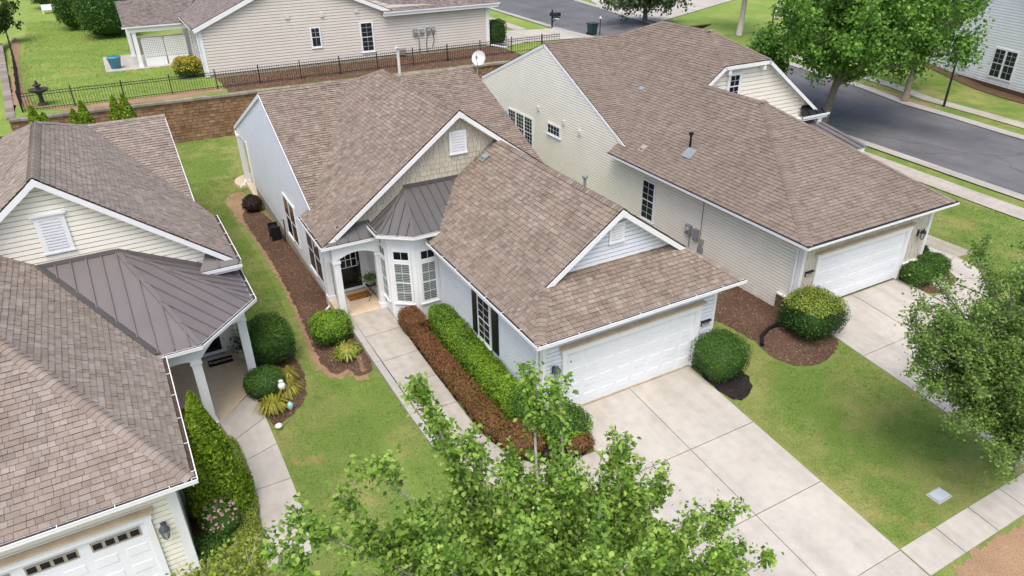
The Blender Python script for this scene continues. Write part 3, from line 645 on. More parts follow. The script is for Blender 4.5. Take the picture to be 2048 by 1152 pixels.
def drape(poly, dz, cell=.5, fn=zg, mb=None):
    m = mb or MB(); xs = [p[0] for p in poly]; ys = [p[1] for p in poly]; i0, i1 = math.floor(min(xs) / cell), math.ceil(max(xs) / cell); j0, j1 = math.floor(min(ys) / cell), math.ceil(max(ys) / cell)
    for i in range(i0, i1):
        st = cliprect(list(poly), i * cell, (i + 1) * cell, -1e4, 1e4)
        if len(st) < 3: continue
        for j in range(j0, j1):
            c = cliprect(st, -1e4, 1e4, j * cell, (j + 1) * cell)
            if len(c) >= 3 and abs(area(c)) > 1e-5:
                if area(c) < 0: c = c[::-1]
                m.face([(x, y, fn(x, y) + dz) for x, y in c])
    return m
def smooth_poly(pts, k=3):
    for _ in range(k):
        out = []
        for i in range(len(pts)):
            p, q = pts[i], pts[(i + 1) % len(pts)]; out += [(p[0] * .75 + q[0] * .25, p[1] * .75 + q[1] * .25), (p[0] * .25 + q[0] * .75, p[1] * .25 + q[1] * .75)]
        pts = out
    return pts
def rough(pts, amp=.06, step=.14, seed=1):
    rd = random.Random(seed); out = []
    for i in range(len(pts)):
        p, q = pts[i], pts[(i + 1) % len(pts)]; L = math.hypot(q[0] - p[0], q[1] - p[1]); n = max(1, int(L / step))
        for k in range(n): t = k / n; out.append((p[0] + (q[0] - p[0]) * t + rd.gauss(0, amp), p[1] + (q[1] - p[1]) * t + rd.gauss(0, amp)))
    return out
def inpoly(P, poly):
    x, y = P[:, 0], P[:, 1]; r = np.zeros(len(P), bool); n = len(poly)
    for i in range(n):
        (x0, y0), (x1, y1) = poly[i], poly[(i + 1) % n]
        if y0 == y1: continue
        r ^= ((y0 > y) != (y1 > y)) & (x < (x1 - x0) * (y - y0) / (y1 - y0) + x0)
    return r
def scatter(poly, dens, seed, fn=zg):
    rng = np.random.default_rng(seed); xs = [p[0] for p in poly]; ys = [p[1] for p in poly]; A = (max(xs) - min(xs)) * (max(ys) - min(ys)); n = int(A * dens)
    P = np.stack([rng.uniform(min(xs), max(xs), n), rng.uniform(min(ys), max(ys), n)], 1); P = P[inpoly(P, poly)]
    return np.column_stack([P, [fn(a, b) for a, b in P]]), rng
def chips(poly, dens, mat, seed, size=.06, dz=.03):
    P, rng = scatter(poly, dens, seed); n = len(P); P[:, 2] += dz
    nz = np.tile([0, 0, 1.], (n, 1)); q = leaf_quads(P, size, nz, .45, fold=.05, aspect=.3, rng=rng); return fastmesh('wood_chips', q, 4, [mat])
# ================================================================ THE SETTING
def spaced(a, b, fine0, fine1, fs, cs):
    out = []; x = a
    while x < b: out.append(x); x += fs if fine0 <= x < fine1 else cs
    return out + [b]
def zall(x, y):
    wy = wall_y(x)
    if y > wy + .2 and x > -15.1 - .08 * (y - 39.5):
        t = sm((x - 21) / 5); return zup(x, y) * (1 - t) + zg(x, y) * t if x < 26 else zg(x, y)
    if x <= -15.1 and y > 38: return -1.1 + .5 * sm((y - 38) / 14) + .6 * sm((y - 55) / 30)
    return zg(x, y)
gx = spaced(-160, 200, -17, 28, .5, 6); gy = sorted(set(spaced(-90, 260, -13, 44, .5, 6)) | {39.1, 39.3, 39.7, 39.9, 38.2, 38.7})
gm = MB(); nx = len(gx)
for y in gy:
    for x in gx: gm.v.append((x, y, zall(x, y)))
for j in range(len(gy) - 1):
    for i in range(nx - 1):
        gm.f.append((j * nx + i, j * nx + i + 1, (j + 1) * nx + i + 1, (j + 1) * nx + i)); gm.mi.append(1 if gy[j] > 39 else 0)
ground = struct(obj('ground', gm, [M_LAWN, M_LAWNB], None, True))

def bed(name, poly, mat, chip=None, dens=260, dz=.012, sm_k=2, seed=1, fn=zg, size=.07):
    p = rough(smooth_poly(poly, sm_k), .03 if mat is not M_DIRT else .07, .12, seed); o = struct(obj(name, drape(p, dz, .5, fn), mat))
    if chip:
        P, rng = scatter(p, dens, seed, fn); P[:, 2] += dz + .018
        c = link('wood_chips', fastmesh('wood_chips', leaf_quads(P, size, np.tile([0, 0, 1.], (len(P), 1)), .4, fold=.05, aspect=.28, rng=rng), 4, [chip]), o); stuff(c)
    return p
bed('bare_soil_strip', [(-3.3, 27.5), (-5.2, 26.8), (-4.8, 22.7), (-4.66, 16.7), (-4.74, 11.2), (-4.95, 8.4), (-5.02, 6.2), (-4.3, 5.3), (-3.4, 4.6)], M_DIRT, None, dz=.006)
B1 = bed('mulch_bed', [(-3.3, 23.5), (-4.5, 24.0), (-4.65, 22.0), (-4.5, 16.7), (-4.6, 11.2), (-4.75, 8.4), (-4.85, 6.4), (-4.26, 5.6), (-3.3, 4.8), (-3.2, 10)], M_MULCH, M_CHIP, 420, seed=2)
B2 = bed('mulch_bed', [(-1.75, 8.3), (-.2, 7.6), (.1, 4), (.1, .1), (.72, 0), (.72, -1.72), (-.6, -1.66), (-1.5, -.9), (-1.8, .4), (-1.78, 4)], M_MULCHB, M_CHIPB, 300, seed=3, sm_k=1)
B3 = bed('mulch_bed', [(5.67, .05), (5.67, -1.8), (6.05, -2.05), (6.75, -1.85), (7.2, -.9), (7.0, .1)], M_MULCHB, M_CHIPB, 400, seed=4)
B4 = bed('mulch_bed', [(6.3, 10), (11.1, 10), (11.1, .5), (11.38, -1.1), (11.2, -1.5), (10.06, -1.95), (8.8, -1.7), (8.5, -.8), (8.6, .15), (8.55, 1.1), (8.35, 2), (7.2, 2.9), (6.3, 3.2)], M_MULCH, M_CHIP, 420, seed=5)
B5 = bed('mulch_bed', [(-6.95, 10), (-5.75, 9.6), (-5.45, 7.5), (-5.5, 6.2), (-5.75, 5.2), (-6.4, 4.4), (-7.08, 4.1), (-7.1, 6.0)], M_MULCH, M_CHIP, 420, seed=6)
B6 = bed('mulch_bed', [(16.95, .5), (16.93, -1.0), (18.13, -.95), (18.95, -.7), (19.25, -.1), (18.9, .7)], M_MULCH, M_CHIP, 300, seed=7, sm_k=2)
bed('mulch_bed', [(-9.8, 5.3), (-8.5, 5.0), (-8.22, 3.4), (-8.12, 1.7), (-8.25, .1), (-8.4, -1.1), (-9.8, -1.1)], M_MULCH, M_CHIP, 150, seed=8, sm_k=1)
bed('mulch_bed', [(-2, wall_y(-2) + .5), (22, wall_y(22) + .5), (22, 44.9), (-2, 44.9)], M_MULCH, M_CHIP, 60, seed=9, fn=zup, sm_k=0, size=.12)
bed('bare_soil_strip', [(-15, wall_y(-15) + .4), (-2.2, wall_y(-2) + .5), (-2.2, 42.2), (-7, 41.0), (-13, 41.3), (-14.6, 45), (-15.6, 60), (-16.3, 75), (-17, 75), (-15.9, 55)], M_DIRT, None, fn=zup, sm_k=1)
bed('bare_soil_strip', [(-6.5, -11), (-2.2, -11), (-1.9, -6.2), (-3.2, -5.0), (-5.6, -5.4), (-6.6, -7.5)], M_DIRT, None, dz=.007)
bed('bare_soil_strip', [(6.4, -8.85), (14, -8.85), (14, -11), (6.4, -11)], M_DIRT, None, dz=.007, sm_k=0)

# driveways and walks: slabs with tooled joints
def slabs(name, quads, mat, zf, th=.14, gap=.018, cell=.6):
    root = struct(obj(name, drape([p for p in quads[0]], -.05, cell, zf), M_KERB))
    for q in quads:
        c = (sum(p[0] for p in q) / len(q), sum(p[1] for p in q) / len(q)); q2 = []
        for p in q:
            d = math.hypot(p[0] - c[0], p[1] - c[1]); k = 1 - gap / d; q2.append((c[0] + (p[0] - c[0]) * k, c[1] + (p[1] - c[1]) * k))
        if area(q2) < 0: q2 = q2[::-1]
        m = drape(q2, .0, cell, zf)
        for i in range(len(q2)):
            (x0, y0), (x1, y1) = q2[i], q2[(i + 1) % len(q2)]; z0, z1 = zf(x0, y0), zf(x1, y1); m.face([(x0, y0, z0), (x0, y0, z0 - th), (x1, y1, z1 - th), (x1, y1, z1)])
        obj('slab', m, mat, root)
    return root
zdrive = lambda x, y: zg(x, y) + .03
DY = [-.02, -2.92, -5.47, -7.93, -8.9, -11.4, -14, -17]; DX = [.74, 3.19, 5.65]
slabs('driveway', [[(DX[i], DY[j]), (DX[i + 1], DY[j]), (DX[i + 1], DY[j + 1]), (DX[i], DY[j + 1])] for j in range(len(DY) - 1) for i in range(2)], M_CONC, zdrive, cell=1)
struct(obj('driveway_apron', MB().box(.76, 5.65, -.0, .3, -.2, -.005), M_PORCH))
RX = [11.36, 14.2, 16.92]; RY = [.5, -2.3, -5, -7.9, -8.9, -12, -16]
slabs('driveway', [[(RX[i], RY[j]), (RX[i + 1], RY[j]), (RX[i + 1], RY[j + 1]), (RX[i], RY[j + 1])] for j in range(len(RY) - 1) for i in range(2)], M_CONC, zdrive, cell=1)
zwalk = lambda x, y: pw(y, ((-4, -.4), (-2, -.2), (0, -.05), (3.7, -.02), (8.7, .0)))
WL = [(-3.15, 8.62), (-3.14, 7.0), (-3.12, 5.25), (-3.1, 3.7), (-3.08, 2.1), (-3.04, .5), (-2.6, -1.3), (-1.6, -2.4), (-.84, -2.72), (.72, -3.1)]
WR = [(-1.72, 8.62), (-1.75, 7.0), (-1.8, 5.3), (-1.82, 3.7), (-1.83, 2.1), (-1.84, .5), (-1.55, -.75), (-.95, -1.45), (-.55, -1.66), (.72, -1.74)]
slabs('walkway', [[WL[i], WR[i], WR[i + 1], WL[i + 1]] for i in range(len(WL) - 1)], M_WALK, zwalk)
km = MB()
for a, b in (((-3.27, 8.6), (-3.27, 5.3)), ((-3.27, 5.28), (-3.24, 2.2)), ((-3.24, 2.18), (-3.18, .6))):
    km.bar((a[0], a[1], zwalk(*a) - .27), (b[0], b[1], zwalk(*b) - .27), .22, .62)
struct(obj('walkway_kerb', km, M_KERB))
zl = lambda x, y: -.36 if y > 0 else -.36 + .07 * y
LL = [(-8.45, 5.12), (-8.22, 4.05), (-8.1, 3.0), (-8.05, 1.7), (-8.17, .17), (-8.3, -1.0), (-8.7, -2.6), (-9.4, -4.6)]; LR = [(-7.2, 6.35), (-7.12, 4.75), (-7.09, 3.33), (-7.07, 1.69), (-7.07, .12), (-7.22, -1.0), (-7.65, -2.6), (-8.3, -4.6)]
slabs('walkway', [[LL[i], LR[i], LR[i + 1], LL[i + 1]] for i in range(len(LL) - 1)], M_CONC, zl)
slabs('walkway', [[(19.3, 6), (20.9, 6), (20.8, 2.1), (19.3, 2)], [(19.3, 2), (20.8, 2.1), (20.9, .6), (19.33, .0)], [(19.33, 0), (20.9, .6), (20.75, -.3), (20.2, -1.2), (19.0, -.72)], [(19.0, -.72), (20.2, -1.2), (19.1, -2.0), (18.1, -1.0)], [(18.1, -1.0), (19.1, -2.0), (16.95, -2.5), (16.95, -1.1)]], M_CONC, lambda x, y: zg(x, y) + .06)
sx = [5.67 + 1.4 * i for i in range(5)]; slabs('sidewalk', [[(sx[i], -7.9), (sx[i + 1], -7.9), (sx[i + 1], -8.75), (sx[i], -8.75)] for i in range(4)], M_CONC, zdrive)
# street on the right, climbing behind the brown-roofed house
near_e = lambda y: pw(y, ((-30, 30.4), (3, 31), (15, 32.2), (30, 32.4), (45, 31.6), (68, 33.2), (130, 42)))
far_e = lambda y: pw(y, ((-30, 39.5), (8, 40.4), (14, 41.5), (21, 42.4), (46, 40.8), (68, 45), (130, 56)))
ys = [-30 + 4 * i for i in range(40)]
def strip(fa, fb, dz, ylist=ys):
    m = MB()
    for a, b in zip(ylist, ylist[1:]):
        n = 5
        for k in range(n):
            q = []
            for t, y in ((k / n, a), ((k + 1) / n, a), ((k + 1) / n, b), (k / n, b)): x = fa(y) + (fb(y) - fa(y)) * t; q.append((x, y, zg(x, y) + dz))
            m.face(q)
    return m
struct(obj('street', strip(near_e, far_e, .03), M_ASPH))
for fa, fb in ((lambda y: near_e(y) - .75, near_e), (far_e, lambda y: far_e(y) + .9)): struct(obj('kerb', strip(fa, fb, .075), M_KERB))
yy = [-30 + 1.5 * i for i in range(106)]
def walkstrip(fa, fb, y0, y1, mat, dz=.05):
    root = None
    for a, b in zip(yy, yy[1:]):
        if a < y0 or b > y1: continue
        m = MB(); b2 = b - .015; P = [(fa(a), a), (fb(a), a), (fb(b2), b2), (fa(b2), b2)]; m.face([(x, y, zg(x, y) + dz) for x, y in P]); m.face([(P[0][0], P[0][1], zg(*P[0]) - .05), (P[1][0], P[1][1], zg(*P[1]) - .05), (P[1][0], P[1][1], zg(*P[1]) + dz), (P[0][0], P[0][1], zg(*P[0]) + dz)])
        if root is None: root = struct(obj('sidewalk', m, mat))
        else: obj('slab', m, mat, root)
walkstrip(lambda y: near_e(y) - 3.1, lambda y: near_e(y) - 1.65, -3, 40, M_WALK); walkstrip(lambda y: far_e(y) + 2.4, lambda y: far_e(y) + 3.6, -3, 34, M_WALK)
walkstrip(lambda y: near_e(y) - 4.6, lambda y: near_e(y) - 3.2, 50, 100, M_WALK)
struct(obj('street_tree_mulch', drape(smooth_poly([(41.9, 16.4), (43.4, 16.2), (44.0, 19.5), (43.3, 22.5), (42.6, 22.5)], 2), .05, .5), M_DIRT))
struct(obj('driveway', drape([(21.7, 45.3), (32, 43.5), (31.8, 49.6), (26.4, 51.2), (22.5, 51)], .06, 1, lambda x, y: zall(x, y)), M_CONC))
struct(obj('driveway', drape([(42.2, 47), (75, 62), (90, 85), (60, 95), (44, 60)], .06, 4), M_CONC))
struct(obj('driveway', drape([(-17.0, -1.0), (-10.4, -.75), (-10.4, -16), (-17, -16)], .05, 1), M_CONC))

# blades of grass on the lawns in view
def grass(poly, dens, mat, seed, fn=zg, h=.05):
    P, rng = scatter(poly, dens, seed, fn); n = len(P); P[:, 2] += h * .4
    nn = rng.normal(size=(n, 3)) * [1, 1, .35]; q = leaf_quads(P, h, nn, .01, fold=.1, aspect=.3, rng=rng)
    return stuff(link('grass', fastmesh('grass', q, 4, [mat])))
grass([(-7.0, -7), (-7.0, 4), (-5.5, 5.2), (-5.3, 9), (-6.6, 13), (-7, 30), (-3.5, 30), (-5.1, 26), (-4.9, 16), (-5.1, 8.4), (-5.2, 6.3), (-4.4, 5.3), (-3.45, 4.6), (-3.3, .5), (-2.7, -1.6), (-1, -2.8), (.6, -3.2), (.6, -7)], 420, M_GRASS, 21)
grass([(5.75, -2.1), (6.9, -2.1), (7.3, -.8), (7.1, 2.8), (8.3, 1.9), (8.4, -.9), (8.8, -1.9), (10, -2.1), (11.3, -1.6), (11.3, -7.8), (5.75, -7.8)], 520, M_GRASS, 22)
grass([(18.8, .8), (19.2, 8), (23, 14), (28, 10), (27.5, -2), (20.5, -3), (20.3, -1.3), (20.9, .3), (20.9, 6.2), (19.3, 6.2)], 160, M_GRASS, 23, h=.07)
grass([(-6.5, 26), (2, 26), (2, 39), (-10, 39.2), (-10, 30)], 80, M_GRASSB, 24, h=.08)
grass([(-14.3, 42), (-3, 42.2), (-3, 51.5), (-9.2, 51.5), (-9.4, 58), (-5, 62), (-6, 85), (-16, 85), (-15.4, 60)], 60, M_GRASSB, 25, zup, .1)

# ================================================================ THE HOUSE IN THE MIDDLE
HM = thing('house', 'pale grey sided house with taupe shingle roof and white double garage in the middle', 'house', (0, 0, 0))
sG = .713; sM = .7393
gp_l = [(-.45, .94, 3.1), (3.22, .94, 5.717), (3.22, 8.85, 5.717), (-.45, 8.85, 3.1)]; gp_l2 = [(-.45, -.52, 3.1), (.59, .94, 3.842), (-.45, .94, 3.1)]
gp_r = [(6.89, .94, 3.1), (6.89, 9.5, 3.1), (3.22, 9.5, 5.717), (3.22, .94, 5.717)]; gp_r2 = [(6.89, -.52, 3.1), (6.89, .94, 3.1), (5.85, .94, 3.842)]
gp_f = [(-.45, -.52, 3.1), (6.89, -.52, 3.1), (5.67, 1.2, 3.972), (.77, 1.2, 3.972)]
mz = lambda x: 3.03 + sM * (x + 3.77); mzr = lambda x: 3.03 + sM * (7.098 - x)
m_l = [(-3.77, 8.55, 3.03), (1.664, 8.55, mz(1.664)), (1.664, 16.42, mz(1.664)), (.626, 18.41, 6.28), (-3.77, 10.67, 3.03)]
m_l2 = [(-3.77, 10.67, 3.03), (-3.4, 11.32, mz(-3.4)), (-3.4, 11.72, mz(-3.4)), (-3.77, 11.72, 3.03)]
m_r = [(7.098, 8.55, 3.03), (7.098, 10.67, 3.03), (2.702, 18.41, 6.28), (1.664, 16.42, mz(1.664)), (1.664, 8.55, mz(1.664))]
s_l = [(-3.4, 11.32, 3.302), (.626, 18.41, 6.28), (-3.4, 18.41, 6.28)]; s_r = [(2.702, 18.41, 6.28), (6.9, 10.98, 3.16), (6.9, 18.41, 6.28)]
bz = lambda y: 6.28 - .385 * (y - 18.41)
bk = [(-3.4, 18.41, 6.28), (6.9, 18.41, 6.28), (6.9, 28.9, bz(28.9)), (-3.4, 28.9, bz(28.9))]; bk2 = [(.626, 18.41, 6.28), (1.664, 16.42, mz(1.664)), (2.702, 18.41, 6.28)]
dm = shingle_roof(HM, [gp_l, gp_l2, gp_r2, gp_f, m_l, m_l2, s_l, s_r, gp_r, m_r, bk, bk2], M_ROOF, 3)
N = plane_n
ridge_caps(dm, (3.22, .92, 5.717), (3.22, 8.85, 5.717), N(gp_l), N(gp_r), M_ROOF)
ridge_caps(dm, (-.45, -.52, 3.1), (.62, .97, 3.86), N(gp_l), N(gp_f), M_ROOF); ridge_caps(dm, (6.89, -.52, 3.1), (5.82, .97, 3.86), N(gp_f), N(gp_r), M_ROOF)
ridge_caps(dm, (1.664, 8.53, mz(1.664)), (1.664, 16.42, mz(1.664)), N(m_l), N(m_r), M_ROOF)
ridge_caps(dm, (-3.42, 18.41, 6.28), (.6, 18.41, 6.28), N(s_l), N(bk), M_ROOF); ridge_caps(dm, (6.92, 18.41, 6.28), (2.7, 18.41, 6.28), N(bk), N(s_r), M_ROOF)
ridge_caps(dm, (.65, 18.38, 6.29), (1.664, 16.42, mz(1.664)), N(m_l), N(bk), M_ROOF)
# walls
siding('garage_side_wall', HM, (0, 0, 0), (0, 1, 0), (-1, 0, 0), [(0, -.25), (7.3, -.25), (7.3, 2.98), (0, 2.98)], M_SIDE_M, .13)
for a, b, c in ((0, .66, -.1), (5.75, 6.43, -.1), (.66, 5.75, 2.2)): siding('garage_front_wall', HM, (0, 0, 0), (1, 0, 0), (0, -1, 0), [(a, c), (b, c), (b, 2.98), (a, 2.98)], M_SIDE_M, .14, z_ref=-.1)
siding('garage_far_wall', HM, (6.43, 0, 0), (0, 1, 0), (1, 0, 0), [(0, -.25), (9, -.25), (9, 2.98), (0, 2.98)], M_SIDE_M)
siding('garage_gable_wall', HM, (0, 1.2, 0), (1, 0, 0), (0, -1, 0), [(.95, 3.95), (5.49, 3.95), (3.22, 5.6)], M_SIDE_M, .14)
siding('left_wall', HM, (-3.36, 0, 0), (0, 1, 0), (-1, 0, 0), [(10.5, -.25), (25.3, -.25), (25.3, 3.58), (18.41, 6.2), (10.5, 2.9)], M_SIDE_M, expo=.14)
siding('lanai_gable_wall', HM, (-3.36, 0, 0), (0, 1, 0), (-1, 0, 0), [(25.3, 2.0), (26.6, 2.25), (28.4, 2.0), (28.4, 2.4), (25.3, 3.58)], M_SIDE_M, expo=.13)
obj('foundation', MB().box(-3.34, 6.4, 10.52, 25.3, -1.6, -.25), M_FOUND, HM); obj('garage_foundation', MB().box(.02, 6.41, .02, 10.5, -.9, -.12), M_FOUND, HM)
siding('far_wall', HM, (6.6, 0, 0), (0, 1, 0), (1, 0, 0), [(9, -.25), (25.3, -.25), (25.3, 3.3), (18.41, 5.95), (11.3, 2.8), (9, 2.75)], M_SIDE_M)
obj('inner_wall', MB().box(-3.3, 6.5, 10.75, 10.85, -.2, 3.0).box(-3.3, 6.5, 25.2, 25.28, -.3, 3.4), M_SIDE_M, HM)
board('corner_board', HM, (-3.37, 25.33, -.25), (-3.37, 25.33, 2.3), .05, .14, up=(1, 0, 0)); board('corner_board', HM, (-3.37, 10.52, -.2), (-3.37, 10.52, 2.9), .06, .16, up=(1, 0, 0))
for x0, y0 in ((-.028, -.028), (6.34, -.028)):
    obj('corner_board', MB().box(x0, x0 + .12, y0, y0 + .026, -.12, 2.96), M_WHITE, HM)
obj('corner_board', MB().box(-.03, -.004, 0, .13, -.2, 2.96), M_WHITE, HM)
# gable with shakes above the porch
sh = [[(-3.2, 8.85, 3.28), (6.2, 8.85, 3.28), (1.664, 8.85, 6.86)]]
shw = obj('shake_gable_wall', MB().prism([(-3.25, 8.86, 3.2), (6.4, 8.86, 3.2), (1.664, 8.86, 6.9)], (0, .08, 0)), M_SHAKE_M, HM)
tile_field(HM, tiles(sh, .19, (.13, .17, .21, .25), .008, 0, 0, .3, up=(0, -1, 0), seed=5), [M_SHAKE_M, M_BUTT], shw, 'shake', .022, .006, .006, 120)
# rakes and eaves
rake(HM, (-3.77, 8.55, 3.03), (1.664, 8.55, mz(1.664)), (0, -1, 0)); rake(HM, (7.098, 8.55, 3.03), (1.664, 8.55, mz(1.664)), (0, -1, 0))
rake_peak(HM, (1.664, 8.55, mz(1.664)), (0, -1, 0), sM); rake_peak(HM, (3.22, .94, 5.717), (0, -1, 0), sG)
rake(HM, (.5, .94, 3.78), (3.22, .94, 5.717), (0, -1, 0), over=.26); rake(HM, (5.94, .94, 3.78), (3.22, .94, 5.717), (0, -1, 0), over=.26)
rake(HM, (-3.4, 11.3, 3.3), (-3.4, 18.41, 6.28), (-1, 0, 0), .12, .03); rake(HM, (-3.4, 28.9, bz(28.9)), (-3.4, 18.41, 6.28), (-1, 0, 0), .16, .03)
obj('eave_soffit', MB().box(-.44, 0, -.5, 7.2, 2.95, 2.97).box(-.44, 6.88, -.5, 0, 2.945, 2.965).box(-3.76, -3.36, 8.6, 11.7, 2.88, 2.9), M_WHITE, HM)
obj('fascia', MB().box(-.45, -.43, -.5, 7.05, 2.92, 3.09).box(-.44, 6.88, -.52, -.5, 2.92, 3.09).box(6.87, 6.89, -.5, 9.4, 2.92, 3.09), M_WHITE, HM)
gutter(HM, [(-.56, 7.0, 3.11), (-.56, -.63, 3.11)]); gutter(HM, [(-.56, -.63, 3.1095), (7.0, -.63, 3.1095)]); gutter(HM, [(-3.88, 11.72, 3.04), (-3.88, 8.42, 3.04)]); gutter(HM, [(-3.88, 8.42, 3.0395), (-1.85, 8.42, 3.0395)], hangers=False)
board('fascia', HM, (-3.78, 10.1, 2.93), (-3.78, 11.72, 2.93), .03, .2)
downspout(HM, [(-3.8, 10.35, 2.9), (-3.5, 10.4, 2.75), (-3.47, 10.42, 2.6), (-3.47, 10.42, -.2), (-3.5, 10.3, -.3), (-3.7, 10.15, -.34)])
downspout(HM, [(-.1, .1, 2.95), (-.06, .2, 2.7), (-.06, .2, 0)]); downspout(HM, [(-3.45, 28.3, 2.1), (-3.47, 27.9, 1.9), (-3.47, 27.9, -.6), (-3.6, 27.5, -.75), (-3.95, 27.2, -.85)])
# vents and dish hardware that belong to the roof
def louver(T, c, w, h, d=(1, 0, 0), n=(0, -1, 0), slats=7, trim=.09, cap=False):
    c, d, n = V(c), V(d), V(n); z = V((0, 0, 1)); o = c - d * w / 2
    m = MB().frame(o - d * trim, d * trim, n * .05, z * h).frame(o + d * w, d * trim, n * .05, z * h).frame(o - d * trim + z * h, d * (w + 2 * trim), n * .05, z * trim).frame(o - d * (trim + .02) - z * .05, d * (w + 2 * trim + .04), n * .07, z * .05)
    if cap: m.frame(o - d * (trim + .06) + z * (h + trim), d * (w + 2 * trim + .12), n * .1, z * .06)
    v = obj('gable_vent', m, M_WHITE, T); obj('vent_back', MB().frame(o + n * .024, d * w, n * .003, z * h), M_WHITE, v)
    for k in range(slats): obj('slat', MB().frame(o + n * .028 + z * (h * k / slats), d * w, n * .03, z * (h / slats * .35) - n * 0).frame(o + n * .056 + z * (h * k / slats), d * w, n * .006 - z * .0, z * h / slats * .6), M_WHITE, v)
    return v
louver(HM, (1.664, 8.83, 5.45), .5, .72); louver(HM, (3.22, 1.18, 4.62), .36, .5, slats=6)
def vent_pipe(T, p, h, r, mat, cap=True):
    v = obj('vent_pipe', MB().tube([p, (p[0], p[1], p[2] + h)], r, 8), mat, T)
    if cap: obj('vent_cap', MB().lathe((p[0], p[1], p[2] + h - .03), [(r * 2, 0), (r * 2.2, .05), (r * 2, .1), (r * .6, .13)], 12), mat, v)
    return v
def hood_vent(T, p, mat):
    v = obj('roof_vent', MB().lathe((p[0], p[1], p[2] + .02), [(.14, 0), (.14, .06), (.1, .11), (.02, .13)], 10), mat, T); obj('vent_flange', MB().frame((p[0] - .16, p[1] - .16, p[2] - .07), (.32, 0, .22), (0, .34, 0), (-.008, 0, .012)), mat, v)
hood_vent(HM, (2.5, 8.35, 5.22), M_GREYMET); vent_pipe(HM, (6.75, 8.0, 3.2), .6, .06, M_GREYMET); vent_pipe(HM, (6.7, 14.6, 4.6), .35, .09, M_GREYMET, False)
# front porch
PC = thing  # (alias kept for readability)
obj('porch_slab', MB().box(-3.5, -1.72, 8.62, 10.75, -.6, .0), M_PORCH, HM)
obj('porch_wall', MB().box(-3.36, -1.7, 10.6, 10.75, 0, 2.9).box(-1.72, -1.66, 8.9, 10.6, 0, 2.9), M_WHITE, HM)
obj('porch_ceiling', MB().box(-3.5, -1.7, 8.5, 10.7, 2.86, 2.9), M_WHITE, HM)
def arch_beam(T, p, q, z0, z1, rise, th, n=10):
    p, q = V(p), V(q); d = q - p; L = d.length; d.normalize(); s = V((0, 0, 1)).cross(d).normalized() * th; bot = [p + d * (L * i / n) + V((0, 0, z0 + rise * math.sin(math.pi * i / n))) for i in range(n + 1)]
    m = MB()
    for i in range(n):
        a, b = bot[i], bot[i + 1]; m.prism([a, b, V((b.x, b.y, z1)), V((a.x, a.y, z1))], s)
    return obj('porch_beam', m, M_WHITE, T)
arch_beam(HM, (-3.5, 8.6, 0), (-1.74, 8.6, 0), 2.3, 2.9, .28, .2); arch_beam(HM, (-3.5, 10.3, 0), (-3.5, 8.85, 0), 2.3, 2.9, .28, -.2)
def column(T, x, y, z0, z1, w=.24, name='porch_column'):
    m = MB().box(x - w / 2, x + w / 2, y - w / 2, y + w / 2, z0 + .2, z1 - .12); c = obj(name, m, M_WHITE, T)
    obj('plinth', MB().box(x - w / 2 - .035, x + w / 2 + .035, y - w / 2 - .035, y + w / 2 + .035, z0, z0 + .2), M_WHITE, c)
    obj('capital', MB().box(x - w / 2 - .03, x + w / 2 + .03, y - w / 2 - .03, y + w / 2 + .03, z1 - .12, z1 - .05).box(x - w / 2 - .015, x + w / 2 + .015, y - w / 2 - .015, y + w / 2 + .015, z1 - .05, z1 + .0), M_WHITE, c)
column(HM, -3.37, 8.73, 0, 2.36); column(HM, -1.83, 8.73, 0, 2.36, .2); column(HM, -3.38, 10.28, 0, 2.36, .24)
def panel_door(T, x0, x1, y, z0, z1, mat, cols=3, rows=3, name='front_door', half=True):
    """dark storm door with a white grille in the upper half, seen from -y"""
    m = MB().box(x0 - .12, x0, y - .05, y, z0 - .02, z1 + .12).box(x1, x1 + .12, y - .05, y, z0 - .02, z1 + .12).box(x0, x1, y - .05, y, z1, z1 + .12); fr = obj('door_casing', m, M_WHITE, T)
    obj('threshold', MB().box(x0 - .12, x1 + .12, y - .14, y, z0 - .06, z0), M_WHITE, fr); obj('door_step', MB().box(x0 - .05, x1 + .05, y - .1, y - .02, z0 - .15, z0 - .065), M_GREYMET, fr)
    dl = obj(name, MB().box(x0, x1, y - .035, y - .01, z0, z1), mat, T); zm = z0 + (z1 - z0) * .45; g = MB()
    obj('door_glass', MB().box(x0 + .12, x1 - .12, y - .04, y - .036, z0 + .15, z1 - .14), M_GLASSD, dl)
    for k in range(cols + 1): x = x0 + .13 + (x1 - x0 - .26) * k / cols; g.box(x - .014, x + .014, y - .052, y - .041, zm, z1 - .14)
    for k in range(rows + 1): zz = zm + (z1 - .14 - zm) * k / rows; g.box(x0 + .12, x1 - .12, y - .054, y - .0525, zz - .014, zz + .014)
    obj('door_grille', g, M_WHITE, dl); obj('door_handle', MB().box(x1 - .1, x1 - .06, y - .09, y - .04, z0 + .95, z0 + 1.1), M_GREYMET, dl)
panel_door(HM, -2.93, -2.02, 10.6, .12, 2.16, M_BLACK)
